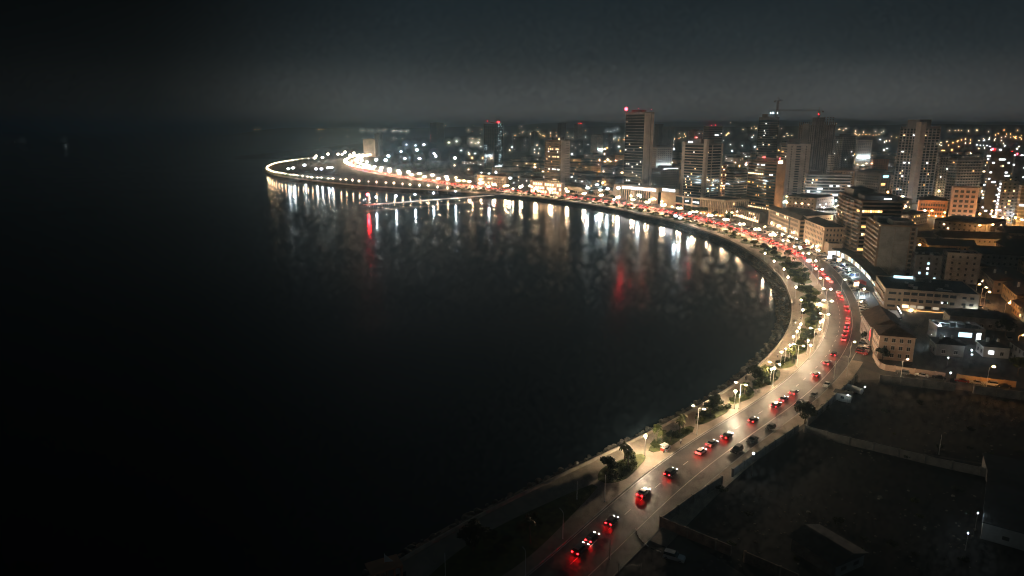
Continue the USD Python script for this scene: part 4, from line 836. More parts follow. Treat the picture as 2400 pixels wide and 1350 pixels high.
b.part('roof', MB().add(V + [(x, y, z - 1.6) for x, y, z in V], [t for i in range(n) for t in ((2 * i, 2 * i + 1, 2 * i + 3), (2 * i, 2 * i + 3, 2 * i + 2), (2 * n + 2 + 2 * i, 2 * i, 2 * i + 2), (2 * n + 2 + 2 * i, 2 * i + 2, 2 * n + 4 + 2 * i))]), 'flat_roof')
b = block('colonnade_podium', 'pale podium of the tallest tower with tall columns and a lit strip of top windows', 1541, 478, 54, 1439, 1546, 441, mx=90); b.core('glass', b.H - 5); b.part('top_storey', MB().box(-.6, b.W, -.6, b.D, b.H - 5, b.H), 'cream_stone'); b.piers('cream_stone', 3.8, 1.0, 1.0, 'L', 0, b.H - 5, 'column'); b.parapet('dark_concrete')
for i in range(16): b.part('lit_window', b.face(MB(), 'L', b.D * (.06 + .048 * i), b.H - 4.2, 2.4, 3.0, .75), 'window_white')
b.part('wall', b.face(MB(), 'L', b.D * .93, 0, b.D * .13, b.H, 1.2), 'cream_stone'); b.part('wall', b.face(MB(), 'L', b.D * .55, 0, b.D * .05, b.H - 5, 1.2), 'cream_stone'); b.part('wall', b.face(MB(), 'L', b.D * .08, 0, b.D * .12, b.H - 5, 1.2), 'cream_stone')
b = block('ribbed_cream_block', 'cream block of close vertical ribs with a glowing strip along its top', 1581, 489, 62, 1549, 1586, 444); b.core('cream_stone', b.H - 4); b.piers('cream_stone', 1.8, .6, .5, 'LF', 0, b.H - 4, 'rib'); b.part('top_storey', MB().box(.3, b.W, .3, b.D, b.H - 4, b.H), 'grey_concrete'); b.part('light_strip', b.face(MB(), 'L', b.D * .5, b.H - 2.6, b.D * .86, 2.0, .3), 'sign_white'); b.parapet('flat_roof')
b = block('terrace_block', 'long low block with a roof terrace and blue glass hall beside the floodlight', 1642, 499, 66, 1582, 1648, 465); b.core('teal_glass', b.H - 1.2); b.part('roof_slab', MB().box(-1.5, b.W, -1.5, b.D, b.H - 1.2, b.H), 'cream_stone'); b.part('floor_band', MB().box(-1.5, b.W, -1.5, b.D, b.H * .38, b.H * .38 + 1.6), 'cream_stone'); b.piers('cream_stone', 14, 1.2, 1.5, 'L', 0, b.H, 'column'); b.part('roof', MB().box(0, b.W, 0, b.D, b.H + .002, b.H + .1), 'flat_roof'); b.lit('L', [(.1 + .05 * i, 0) for i in range(5)] + [(.5 + .04 * i, 0) for i in range(3)], 1, b.H * .62, 1.0, 1.8, 'window_white')
b = block('columned_bank', 'cream bank building of tall columns, glowing gold along its foot at the road bend', 1697, 508, 62, 1641, 1750, 471); b.core('recess', b.H - 1.5); b.part('entablature', MB().box(-1.2, b.W + 1, -1.2, b.D + 1, b.H - 1.5, b.H + .6), 'cream_stone'); b.part('floor_band', MB().box(-.8, b.W + .5, -.8, b.D + .5, b.H * .46, b.H * .46 + .9), 'cream_stone'); b.piers('cream_stone', 2.6, 1.0, .9, 'LF', 0, b.H - 1.5, 'column'); b.hip('flat_roof', 2.0, .5)
b.lit('L', [(.05 + .056 * i, 0) for i in range(17)], 1, .6, 1.1, 1.6, 'window_amber', .15); b.lit('F', [(.05 + .1 * i, 0) for i in range(9)], 1, .6, 1.1, 1.6, 'window_amber', .15); b.lit('F', [(.4, 0)], 1, b.H * .7, 1.4, 2.4, 'window_warm', .15)
for i in range(6): b.part('uplight', b.face(MB(), 'L', b.D * (.1 + .16 * i), .4, .5, .4, 2.6, -2.0), 'uplight_orange')  # unseen foot lights, placed to light the columns gold
for i in range(4): b.part('uplight', b.face(MB(), 'F', b.W * (.1 + .25 * i), .4, .5, .4, 2.6, -2.0), 'uplight_orange')  # same unseen foot lights on the camera side
b = block('lit_arcade', 'low flat roofed arcade glowing warm between the columned bank and the old hotel front', 1778, 523, 84, 1722, 1792, 498, D=58); b.core('recess', b.H - 1); b.piers('cream_stone', 4.5, .9, .5, 'L', 0, b.H - 1, 'column'); b.part('roof', MB().box(-1.5, b.W, -.5, b.D, b.H - 1, b.H), 'flat_roof')
b.lit('L', [(.05 + .075 * i, 0) for i in range(12)], 1, .4, 2.6, 2.2, 'window_warm', .15); b.lit('L', [(.2, 0), (.3, 0), (.36, 0), (.62, 0), (.7, 0)], 1, b.H * .62, 1.4, 1.4, 'window_warm', .3)
b = block('old_hotel_front', 'long cream four storey block with paired windows along the bay road, dark hip roof', 1872, 558, 93, 1781, 1888, 516, mx=84); b.core('cream_stone'); b.hip('dark_tile_roof', 3.5, .7)
lit = {(20, 3): 'window_warm', (21, 3): 'window_warm', (22, 3): 'window_warm', (12, 3): 'window_warm', (13, 3): 'window_warm', (10, 3): 'window_warm', (5, 0): 'window_warm', (3, 1): 'window_dim', (15, 0): 'window_warm', (24, 0): 'window_warm', (11, 0): 'window_warm', (27, 0): 'window_warm'}
b.windows('L', 30, 4, 1.2, b.H / 4.2, 1.3, 2.0, 'recess', one=True, lit=lit); b.windows('F', 5, 4, 1.2, b.H / 4.2, 1.0, 1.8, 'recess', one=True); b.part('cornice', b.ring(MB(), b.H - .6, .6, .55), 'cream_stone'); b.part('floor_band', b.ring(MB(), b.H * .25, .4, .18), 'cream_stone'); b.part('recessed_bay', b.face(MB(), 'L', b.D * .3, 0, 3, b.H, .09), 'recess')  # bay strip lies flat on the wall; its dark tone stands in for shade
for k in (.12, .4, .6, .82): b.part('wall_lamp', MB().ball((-1.2, b.D * k, 3.2), .3), 'lamp_warm')  # lamps out of view, placed to light the foot of the facade
b = block('old_corner_block', 'square cream five storey block with a dark hip roof, left of the curved hotel', 1927, 592, 95, 1881, 1974, 532, mx=44); b.core('cream_stone'); b.hip('dark_tile_roof', 3, .7)
b.windows('L', 12, 5, 1.2, b.H / 5.2, 1.4, 2.0, 'recess', one=True, lit={(8, 0): 'window_warm', (3, 0): 'window_warm', (5, 0): 'window_warm'}); b.windows('F', 5, 5, 1.2, b.H / 5.2, 1.0, 1.6, 'recess', one=True); b.part('cornice', b.ring(MB(), b.H - .6, .6, .55), 'cream_stone'); b.part('floor_band', b.ring(MB(), b.H * .2, .35, .16), 'cream_stone'); b.part('balcony', b.face(MB(), 'L', b.D * .5, b.H * .8, b.D * .9, .9, .8), 'cream_stone')
for k in (.2, .75): b.part('wall_lamp', MB().ball((-1.2, b.D * k, 3.2), .3), 'lamp_warm')  # lamps out of view, placed to light the corner block's front
b = block('low_annexe', 'low annexe with bright shop strip between the corner block and the curved hotel', 1940, 598, 98, 1929, 1972, 573); b.core('cream_stone'); b.parapet('cream_stone', .8); b.lit('F', [(.2, 0), (.5, 0), (.8, 0)], 1, .6, 3.2, 2.4, 'window_white')
b = block('market_roof', 'broad dark hip roofed market hall behind the old hotel front', 1890, 520, 60, 1800, 1952, 506, mx=60); b.core('white_plaster'); b.hip('flat_roof', 4, 1.0); b.windows('F', 12, 1, 1.4, 3, 1.0, 1.2, 'recess')
b = block('market_roof', 'white walled market building with bright end wall right of the broad dark roof', 1908, 503, 105, 1905, 1962, 492); b.core('white_plaster'); b.hip('flat_roof', 1.5, .6); b.windows('F', 14, 2, 1.2, 3, .9, 1.1, 'recess')

# --- the curved hotel: a bowed balcony slab and a square wing
c0 = np.array([241.5, 472.0]); psi = 103.0
b = Block('curved_hotel', 'tall bowed hotel slab of stacked balconies, highest building beside the near road bend', c0, psi, 26.0, 66.0, height_at(474, 472))
nf = 15; fh = b.H / nf
def arcx(y): return -3.2 * math.sin(math.pi * min(1, max(0, y / b.D)))
def bowed(z, h, out, y0, y1, mat, name, n=12):
    ys = [y0 + (y1 - y0) * i / (n - 1) for i in range(n)]
    return b.part(name, MB().prism([(arcx(y) - out, y) for y in ys] + [(1.0, y1), (1.0, y0)], z, z + h), mat)
b.core('brown_concrete')
for k in range(nf):
    bowed(k * fh + .9, fh - .9, .1, 0.2, b.D - .2, 'recess', 'glazing')
    bowed(k * fh, 1.05, 1.35, 0, b.D, 'brown_concrete', 'balcony')
for y in (10.5, 22, 33, 44, 55):
    b.part('fin_wall', MB().box(arcx(y) - 1.2, .5, y - .3, y + .3, 0, b.H), 'brown_concrete')
for k in range(nf):
    q = MB(); b.face(q, 'F', b.W * .5, k * fh, b.W, 1.0, 1.0); b.part('balcony', q, 'brown_concrete'); b.part('glazing', b.face(MB(), 'F', b.W * .5, k * fh + 1.0, b.W * .94, fh - 1.0, .12), 'glass')
b.part('roof', MB().box(-1, b.W + 1, -1, b.D, b.H, b.H + 1.1), 'brown_concrete'); b.part('roof_plant', MB().box(3, b.W - 2, 6, 24, b.H + 1.1, b.H + 4), 'dark_concrete'); b.part('roof_plant', MB().box(2, b.W * .6, 34, b.D - 4, b.H + 1.1, b.H + 6), 'dark_concrete')
for i in range(8): b.part('lit_window', b.face(MB(), 'F', 1.5 + i * 1.6, 12 * fh + 1.1, 1.3, 1.5, .25), 'window_amber' if i % 3 else 'window_warm')
for i in range(3): b.part('lit_window', MB().box(-1.2, -.6, 1.5 + i * 1.8, 2.8 + i * 1.8, 12 * fh + 1.1, 12 * fh + 2.5), 'window_amber')
for (x, k, w, m) in ((3.6, 8, 4.5, 'window_amber'), (2.5, 6, 1.4, 'window_warm'), (4.6, 6, 1.4, 'window_warm'), (6.4, 6, 1.4, 'window_warm'), (3.3, 2, 6.0, 'window_amber')): b.part('lit_window', b.face(MB(), 'F', x, k * fh + 1.1, w, 1.5, .25), m)
for k in range(nf - 1):
    if k not in (4, 6): b.part('stair_light', MB().box(arcx(49.5) - .28, arcx(49.5) - .05, 48.6, 50.2, k * fh + 1.15, k * fh + 2.3), 'window_dim' if k % 3 else 'window_amber')
for (y, k) in ((40, 10), (28, 1), (46, 1), (53, 9)): b.part('lit_window', MB().box(arcx(y) - .28, arcx(y) - .05, y - .8, y + .8, k * fh + 1.15, k * fh + 2.4), 'window_warm')
b.lit('F', [(.55 + .06 * i, 0) for i in range(3)], 1, b.H + 2.0, 1.5, 1.0, 'window_white', .2)
w_ = Block('hotel_wing', 'end wing of the curved hotel with a tall blank panelled wall', (229.0, 421.0), 107.0, 20.5, 40.0, height_at(530, 421), )
w_.core('brown_concrete'); nf = 11; fh = w_.H / nf
for k in range(nf):
    for j in range(8):
        y = w_.D * (j + .5) / 8; w_.part('balcony', w_.face(MB(), 'L', y, k * fh, w_.D / 8 - .5, 1.0, 1.2), 'brown_concrete')
    w_.part('glazing', w_.face(MB(), 'L', w_.D / 2, k * fh + 1.0, w_.D, fh - 1.0, .1), 'recess')
for j in range(9): w_.part('fin_wall', w_.face(MB(), 'L', w_.D * j / 8, 0, .35, w_.H, 1.2), 'brown_concrete')
for k in range(nf):
    for j, (a, ww) in enumerate(((.2, .39), (.6, .39))): w_.part('wall_panel', w_.face(MB(), 'F', w_.W * a, k * fh + .04, w_.W * ww, fh - .09, .22), 'grey_plaster')
    w_.part('window', w_.face(MB(), 'F', w_.W * .88, k * fh + .7, 1.6, 1.5, .08), 'recess'); w_.part('floor_band', w_.face(MB(), 'F', w_.W * .9, k * fh, w_.W * .18, .4, .2), 'grey_plaster')
w_.part('wall_panel', w_.face(MB(), 'F', w_.W * .97, 0, w_.W * .05, w_.H, .26), 'grey_plaster'); w_.parapet('brown_concrete', 1.1); w_.plant([(.35, .9, .08, .5, 3.2), (.1, .6, .6, .9, 2.4)], 'grey_plaster')
for (y, k, m) in ((3, 10, 'window_warm'), (20, 10, 'window_amber'), (4, 7, 'window_amber'), (11, 6, 'window_warm'), (4, 6, 'window_warm'), (36, 8, 'window_dim')): w_.part('lit_window', w_.face(MB(), 'L', y, k * fh + 1.1, 1.3, 1.6, .25), m)
# shop podium along the hotel's foot
pl = smooth([at(1950, 597), at(1985, 610), at(2012, 632), at(2040, 662), at(2058, 690)], 3.0, 10)[::-1]
t = thing('shop_podium', 'low dark roofed row of bright shops along the foot of the curved hotel', 'building')
nnl = normals(pl); inward = -nnl if (nnl[5] @ (np.array([260., 470.]) - pl[5])) < 0 else nnl
part(t, 'roof', MB().prism(list(map(tuple, pl - inward * 1.5)) + list(map(tuple, (pl + inward * 9)[::-1])), 4.6, 5.2), 'flat_roof'); part(t, 'wall', MB().prism(list(map(tuple, pl + inward * 1.0)) + list(map(tuple, (pl + inward * 8.5)[::-1])), 0, 4.58), 'white_plaster')
for i in range(1, len(pl) - 2, 2):
    a, c = pl[i] + inward[i] * .85, pl[i + 1] + inward[i + 1] * .85
    part(t, 'shop_window', MB().bar((*a, 1.7), (*c, 1.7), .18, 2.5), ['window_white', 'window_warm', 'window_dim', 'window_cyan', 'window_warm', 'window_dim'][i // 2 % 6])
    if i % 3 == 0: part(t, 'sign', MB().bar((*(a - inward[i] * .12), 3.5), (*(c - inward[i] * .12), 3.5), .16, .6), ['sign_white', 'sign_cyan', 'sign_warm'][i // 2 % 3])


# --- the near right: long balcony building, pink house, yards, old town
b = Block('long_balcony_building', 'long low cream building of three balcony storeys with a wide flat dark roof', (189.6, 337.0), 110.0, 41.0, 33.0, 10.4)
b.core('cream_stone'); b.parapet('cream_stone', .5, .3, .25); fh = 3.3
for k in range(3):
    z = .9 + k * fh
    for i in range(7):
        a = b.W * (.235 + .082 * i) if k else b.W * (.235 + .082 * i)
        if k == 1 and i in (2, 6): b.part('window', b.face(MB(), 'F', a, z + .3, 1.9, 1.5, .06), 'recess'); continue
        m = 'window_dim' if k == 0 and i in (1, 2, 4) else 'recess'
        if k == 0 and i == 0: m = 'window_warm'
        p = b.part('loggia' if m == 'recess' else 'lit_loggia', b.face(MB(), 'F', a, z, 2.75, 2.1, .06), m)
        part(p, 'frame', b.face(b.face(b.face(MB(), 'F', a - 1.5, z - .1, .22, 2.4, .3), 'F', a + 1.5, z - .1, .22, 2.4, .3), 'F', a, z - .1, 2.8, .75, .3), 'cream_stone')
    for a, w in ((.08, 3.4), (.16, 1.2), (.845, 1.7), (.925, 1.7)):
        p = b.part('window', b.face(MB(), 'F', b.W * a, z + .6, w, 1.1, .06), 'recess')
        part(p, 'frame', b.face(MB(), 'F', b.W * a, z + .45, w + .3, .14, .16), 'cream_stone')
    for j in range(9):
        b.part('balcony', b.face(MB(), 'L', b.D * (.06 + .11 * j), z - .3, 2.6, .9, .8), 'cream_stone'); b.part('window', b.face(MB(), 'L', b.D * (.06 + .11 * j), z + .6, 1.8, 1.5, .06), 'recess')
b.part('lit_window', b.face(MB(), 'F', b.W * .62, .9 + fh + .9, .8, .8, .2), 'window_white'); b.part('lit_window', b.face(MB(), 'F', b.W * .68, .9 + fh + .9, .3, .8, .2), 'window_white'); b.part('lit_window', b.face(MB(), 'F', b.W * .87, 1.4, .4, .8, .2), 'window_white')
b.part('wall_lamp', MB().ball((b.W * .95, -.7, 1.6), .26), 'lamp_white'); b.part('wall_lamp', MB().ball((b.W * .3, -.5, .5), .2), 'lamp_warm_soft'); b.part('light_strip', b.face(MB(), 'F', b.W * .5, .35, b.W * .5, .12, .22), 'window_amber'); b.part('skylight', MB().box(b.W * .62, b.W * .74, b.D * .15, b.D * .22, b.H + .12, b.H + .3), 'steel_white'); b.part('roof_plant', MB().box(b.W * .42, b.W * .58, b.D * .72, b.D * .97, b.H + .12, b.H + 2.2), 'grey_plaster')
b.clutter(7, 3); b.part('lit_wall', MB().box(b.W * .2, b.W * .42, b.D * .92, b.D * .95, b.H + .12, b.H + 1.4), 'window_cyan')  # roof wall glows by itself, in place of light falling on it
b = Block('pink_house', 'pink three storey house with four windows a floor and a dark hip roof', (146.0, 259.5), 108.0, 12.6, 13.0, 10.0); b.core('pink_plaster'); b.hip('tile_roof', 3.2, .6)
b.windows('F', 4, 3, 1.3, 3.1, 1.15, 1.5, 'recess', one=True, frame='white_plaster', lo=.08, hi=.95); b.windows('L', 4, 3, 1.3, 3.1, 1.1, 1.5, 'recess', one=True, frame='white_plaster'); b.part('cornice', b.ring(MB(), b.H - .35, .35, .35), 'pink_plaster')
b = Block('gabled_house', 'dark gabled roof house close behind the pink house', (150.5, 274.5), 108.0, 13.0, 24.0, 9.0); b.core('grey_plaster'); b.hip('tile_roof', 3.8, .6, True); b.windows('L', 7, 3, 1.2, 2.9, 1.0, 1.4, 'recess', one=True); b.part('red_sign', b.face(MB(), 'L', b.D * .02, 3.0, .3, 4.5, .3), 'sign_red')
b = Block('yard_house', 'dark yard house with blue lit roof terrace in the middle of the dark block', (183.0, 282.0), 106.0, 18.0, 12.0, 6.0); b.core('dark_concrete'); b.parapet('grey_plaster', .9)
for x, w in ((.2, 4), (.55, 3), (.85, 2.5)): b.part('roof_shelter', MB().box(b.W * x - w / 2, b.W * x + w / 2, b.D * .3, b.D * .7, b.H + 1.6, b.H + 1.8), 'steel_white'); b.part('shelter_post', MB().bar((b.W * x - w / 2, b.D * .3, b.H), (b.W * x - w / 2, b.D * .3, b.H + 1.6), .15).bar((b.W * x + w / 2, b.D * .3, b.H), (b.W * x + w / 2, b.D * .3, b.H + 1.6), .15), 'metal_grey')
b.part('lit_window', b.face(MB(), 'F', b.W * .6, 3.0, 5.0, 2.0, .1), 'window_cyan'); b.part('lit_window', b.face(MB(), 'F', b.W * .88, 1.6, 1.6, 3.6, .1), 'window_white'); b.part('roof_lamp', MB().ball((1.0, .5, b.H + 1.6), .25), 'lamp_white')
HOUSES = [  # label, x, y, psi, W, D, H, wall, roof, gable
 ('low dark hip roofed house right behind the pink house yard', 172, 264, 106, 10, 9, 5.0, 'grey_plaster', 'dark_tile_roof', 0),
 ('dark hall with a broad hip roof before the long balcony building', 203, 305, 110, 26, 12, 5.5, 'grey_plaster', 'dark_tile_roof', 0),
 ('low house with bright porch lamp in the dark block', 190, 262, 106, 9, 8, 4.5, 'white_plaster', 'dark_tile_roof', 0),
 ('big dark hip roofed house left of the ochre house', 196, 245, 104, 16, 18, 6.5, 'grey_plaster', 'tile_roof', 0),
 ('ochre house with a dark roof behind its lit yellow wall at the right edge', 189, 226, 104, 15, 11, 5.2, 'ochre_plaster', 'tile_roof', 0),
 ('tall grey block with three small balconies beside the hotel wing', 258.0, 398, 110, 17, 12, 17.5, 'concrete', None, 0),
 ('dark block with stacked blue lit windows between hotel wing and grey block', 243.0, 404, 110, 14, 14, 15.0, 'dark_concrete', None, 0),
 ('low shop house glowing white at the corner of the orange street', 281, 410, 114, 10, 34, 8.0, 'cream_stone', 'dark_tile_roof', 1),
 ('two storey house with balconies along the orange street', 268, 370, 114, 12, 34, 7.5, 'cream_stone', 'tile_roof', 1),
 ('ochre house nearest along the orange street, cut by the right edge', 256, 336, 114, 14, 30, 7.5, 'ochre_plaster', 'tile_roof', 1),
 ('ochre low house at the street corner by the right edge', 243, 312, 112, 12, 20, 6.0, 'ochre_plaster', 'tile_roof', 1),
 ('long dark ridge roofed hall behind the hotel wing', 262, 455, 112, 34, 16, 8.5, 'cream_stone', 'dark_tile_roof', 1),
 ('wide dark roofed warehouse behind the orange street', 312, 452, 112, 40, 20, 8.0, 'grey_plaster', 'dark_tile_roof', 1),
 ('warehouse with a lit orange side wall among the dark roofs', 300, 486, 108, 30, 18, 8.0, 'ochre_plaster', 'dark_tile_roof', 1),
 ('dark long roof parallel to the warehouse at the right', 345, 470, 108, 34, 22, 9.0, 'cream_stone', 'dark_tile_roof', 1),
 ('low dark roof before the uplit pink block', 332, 520, 104, 46, 20, 8.0, 'grey_plaster', 'dark_tile_roof', 1),
 ('dark old town roof left of the white lamp', 290, 528, 104, 36, 18, 8.0, 'grey_plaster', 'dark_tile_roof', 1),
 ('dark old town roof under the slim lit balconies', 395, 540, 104, 44, 22, 8.5, 'cream_stone', 'tile_roof', 1),
 ('dark old town roof at the right edge beyond the warehouse', 372, 500, 104, 40, 18, 7.5, 'ochre_plaster', 'tile_roof', 1),
 ('flat dark hall behind the curved hotel', 285, 560, 100, 44, 22, 9.0, 'grey_plaster', None, 0),
 ('big dark roofed house right of the dark hall, cut by the right edge', 318, 410, 112, 30, 26, 8.0, 'cream_stone', 'dark_tile_roof', 0),
 ('dark roofed house beyond the street shops at the right edge', 300, 376, 112, 26, 22, 7.5, 'grey_plaster', 'tile_roof', 0),
 ('dark roofed corner house over the street at the right edge', 282, 346, 112, 22, 18, 7.0, 'ochre_plaster', 'tile_roof', 0),
]
for i, (lab, x, y, psi, W, D, H, wall, roof, gab) in enumerate(HOUSES):
    b = Block('town_house' if H < 12 else 'town_block', lab, (x, y), psi, W, D, H); b.core(wall); n = max(1, int(H / 3.0))
    if roof:
        b.hip(roof, min(W, D) * .2, .6, bool(gab))
        if y < 420: b.part('chimney', MB().box(W * .6, W * .6 + .7, D * .4, D * .4 + .7, H, H + min(W, D) * .2 + .9), wall); b.part('water_tank', MB().tube([(W * .25, D * .5, H + .3), (W * .25, D * .5, H + min(W, D) * .2 + 1.0)], [.6, .6], 8), 'grey_concrete'); b.part('aerial', MB().bar((W * .45, D * .5, H), (W * .45, D * .5, H + min(W, D) * .2 + 2.2), .07).bar((W * .45 - .6, D * .5, H + min(W, D) * .2 + 2), (W * .45 + .6, D * .5, H + min(W, D) * .2 + 2), .05), 'metal_grey')
    else: b.parapet(wall, .9); b.clutter(4, i)
    lit = {}
    if 'blue lit' in lab: lit = {(1, 3): 'window_cyan', (1, 2): 'window_white', (0, 1): 'window_cyan', (1, 1): 'window_cyan', (1, 0): 'window_cyan', (2, 0): 'window_cyan'}
    b.windows('F', max(2, int(W / 3.6)), n, 1.1, H / n, 1.1, 1.4, 'recess', one=True, frame='white_plaster' if y < 345 else None, lit=lit)
    b.windows('L', max(2, int(D / 3.6)), n, 1.1, H / n, 1.1, 1.4, 'recess', one=True, lit={(R5.randrange(max(2, int(D / 3.6))), 0): 'window_warm'} if 'street' in lab else {})
    if 'three small balconies' in lab:
        for k in range(1, 5): b.part('balcony', b.face(MB(), 'F', W * .3, k * 3.2, 4.2, .9, 1.1), 'concrete')
    if 'glowing white' in lab:
        for k in range(5): b.part('shop_window', b.face(MB(), 'L', D * (.35 + .13 * k), .4, 3.4, 2.3, .12), 'window_warm')
    if 'bright porch' in lab: b.part('lit_window', b.face(MB(), 'F', W * .3, 1.4, 1.8, 1.4, .15), 'window_white')
    if 'ochre house with' in lab: b.part('light_tube', b.face(MB(), 'F', W * .66, 1.3, 2.2, .25, .3), 'window_warm')
b = block('uplit_pink_block', 'pink six storey block lit bright from below, with a grid of dark windows', 2224, 512, 118, 2220, 2284, 441, D=20); b.core('pink_plaster'); b.parapet('pink_plaster'); b.windows('F', 4, 6, 2.0, b.H / 6.3, 3.0, 2.6, 'recess', one=True, lo=.04, hi=.92)
for k in (.2, .5, .8): b.part('uplight', b.face(MB(), 'F', b.W * k, .4, 1.0, .5, 2.8, -2.0), 'uplight_warm')  # unseen ground lights that brighten the pink front from below
b = block('orange_brick_hall', 'low orange brick hall lit along its foot, left of the uplit pink block', 2150, 505, 118, 2146, 2216, 468, D=26); b.core('orange_brick'); b.hip('dark_tile_roof', 4, .6); b.windows('F', 10, 3, 1.5, 4.5, 1.6, 2.4, 'recess')
for k in (.15, .4, .65, .9): b.part('uplight', b.face(MB(), 'F', b.W * k, .4, 1.0, .5, 2.8, -2.0), 'uplight_orange')  # unseen ground lights that brighten the foot of the brick front

# walls of compounds and lots
def wall(name, label, pts, h, w, mat, cap=None):
    c = resample([at(*p) for p in pts], 3.0); t = thing(name, label, 'wall'); n = len(c)
    seg = max(1, int(6 / 3.0))
    for i in range(0, n - 1, seg): part(t, 'wall_panel', MB().wallstrip(c[i:min(n, i + seg + 1)], w, 0, h), mat)
    for i in range(0, n, seg): part(t, 'pillar', MB().box(c[i][0] - w * .9, c[i][0] + w * .9, c[i][1] - w * .9, c[i][1] + w * .9, 0, h + .15), mat)
    return t
wall('compound_wall', 'pale pink lit compound wall curving before the pink house', [(2047, 838), (2055, 855), (2066, 867), (2110, 873), (2214, 888)], 2.3, .3, 'pink_plaster')
wall('compound_wall', 'yellow lit compound wall with gateposts before the ochre house', [(2243, 891), (2300, 899), (2380, 908)], 2.3, .3, 'ochre_plaster')
wall('lot_wall', 'long dark wall of the sand lot along the side street, beside parked cars', [(2062, 897), (2238, 917)], 3.0, .3, 'boundary_wall')
wall('lot_wall', 'dark wall of the sand lot by the right edge, past the lit gap', [(2282, 922), (2420, 941)], 3.0, .3, 'boundary_wall')
wall('lot_wall', 'dark wall of the sand lot following the road pavement to the side street', [(1893, 997), (1935, 960), (1975, 922), (2008, 893)], 2.6, .3, 'boundary_wall')
wall('lot_wall', 'long faint wall dividing the sand lot from the dark lot', [(1886, 1014), (1960, 1036), (2062, 1060), (2200, 1094), (2330, 1122)], 2.4, .3, 'boundary_wall')
wall('lot_wall', 'bluish wall of the dark lot following the road, nearest the parked dark cars', [(1552, 1232), (1620, 1182), (1690, 1136)], 2.4, .3, 'boundary_wall')
wall('lot_wall', 'bluish wall of the dark lot between its gate and the bushy tree', [(1716, 1118), (1770, 1080), (1870, 1012)], 2.4, .3, 'boundary_wall')
wall('lot_wall', 'reddish panelled wall running from the lot corner down to the right', [(1548, 1234), (1600, 1256), (1712, 1303)], 2.5, .3, 'brick_wall')
wall('lot_wall', 'reddish panelled wall at the bottom edge after the opening', [(1745, 1317), (1870, 1372)], 2.5, .3, 'brick_wall')
b = Block('lot_shack', 'small white shack with a dark flat roof in the corner of the sand lot', tuple(at(1993, 945)), 35, 3.0, 5.2, 2.8); b.core('white_plaster'); b.part('roof', MB().box(-.3, b.W + .3, -.3, b.D + .3, b.H, b.H + .18), 'flat_roof'); b.part('door', b.face(MB(), 'F', b.W * .5, 0, .9, 2.0, .05), 'recess'); b.part('window', b.face(MB(), 'L', b.D * .5, 1.0, 1.0, .9, .05), 'recess')
b = Block('lot_tank', 'round topped white trailer behind the small shack', tuple(at(2012, 928)), 60, 3.0, 5.5, 1.2); b.part('body', MB().tube([(1.5, 0, 1.3), (1.5, 5.5, 1.3)], [1.1, 1.1], 10), 'pole_white'); b.part('chassis', MB().box(.6, 2.4, .2, 5.3, .35, .5), 'metal_dark'); 
for y in (1.2, 4.2): b.part('wheel', MB().tube([(.5, y, .36), (2.5, y, .36)], [.36, .36], 8), 'tyre')
b = Block('edge_building', 'low building with a pale cold lit wall in the far corner of the dark lot', tuple(at(2316, 1146)), 118, 16, 14, 3.6); b.core('grey_plaster'); b.part('roof', MB().box(-.3, b.W, -.3, b.D, b.H, b.H + .2), 'flat_roof'); b.windows('F', 3, 1, 1.2, 3, 1.0, .9, 'recess', one=True); b.part('light_tube', b.face(MB(), 'F', b.W * .55, .6, 2.4, .15, .3), 'window_white'); b.part('door', b.face(MB(), 'F', 1.2, 0, .9, 2.0, .05), 'recess')
b = Block('edge_hall', 'long dark roofed hall beside the lamp lit alley at the lower right', tuple(at(2298, 1262)), 126, 26, 30, 4.0); b.core('grey_plaster'); b.part('roof', MB().box(-.2, b.W, -.2, b.D, b.H, b.H + .3), 'flat_roof'); b.windows('F', 4, 1, 1.2, 3, 1.3, .9, 'recess', one=True); b.part('light_strip', b.face(MB(), 'L', b.D * .75, 2.6, 1.6, .2, .12), 'window_white')
b = Block('edge_house', 'small house with a low gabled roof at the bottom edge of the dark lot', tuple(at(1956, 1356)), 62, 9, 11, 3.2); b.core('grey_plaster'); b.hip('dark_tile_roof', 1.5, .6, True); b.windows('F', 2, 1, 1.1, 3, 1.6, .8, 'recess', one=True)
b = Block('kiosk', 'orange framed pavilion top just inside the bottom edge beside the dark path', tuple(at(872, 1378)), 62, 6.6, 4.0, 3.2); b.part('roof', MB().box(-.2, b.W, -.2, b.D, b.H - .35, b.H), 'orange_brick'); b.part('floor_slab', MB().box(0, b.W, 0, b.D, 0, .2), 'concrete')
for i in range(5): b.part('post', b.face(MB(), 'F', .3 + i * (b.W - .6) / 4, .2, .35, b.H - .55, .1, .3), 'orange_brick'); b.part('panel', b.face(MB(), 'F', 1.05 + i * 1.45, .2, .8, 1.0, -.1, .2), 'dark_cloth')
t = thing('sail_awning', 'small white triangular sail on a pole behind the orange pavilion', 'awning', (*at(903, 1350), 0)); part(t, 'pole', MB().tube([(0, 0, 0), (0, 0, 5.2)], [.07, .05], 6), 'pole_white'); part(t, 'sail', MB().add([(0, 0, 5.1), (.1, .05, 3.2), (1.9, .4, 3.0), (0.02, .03, 5.1), (.12, .08, 3.2), (1.92, .43, 3.0)], [(0, 1, 2), (3, 5, 4), (0, 2, 5), (0, 5, 3), (0, 3, 4), (0, 4, 1), (1, 4, 5), (1, 5, 2)]), 'white_cloth')
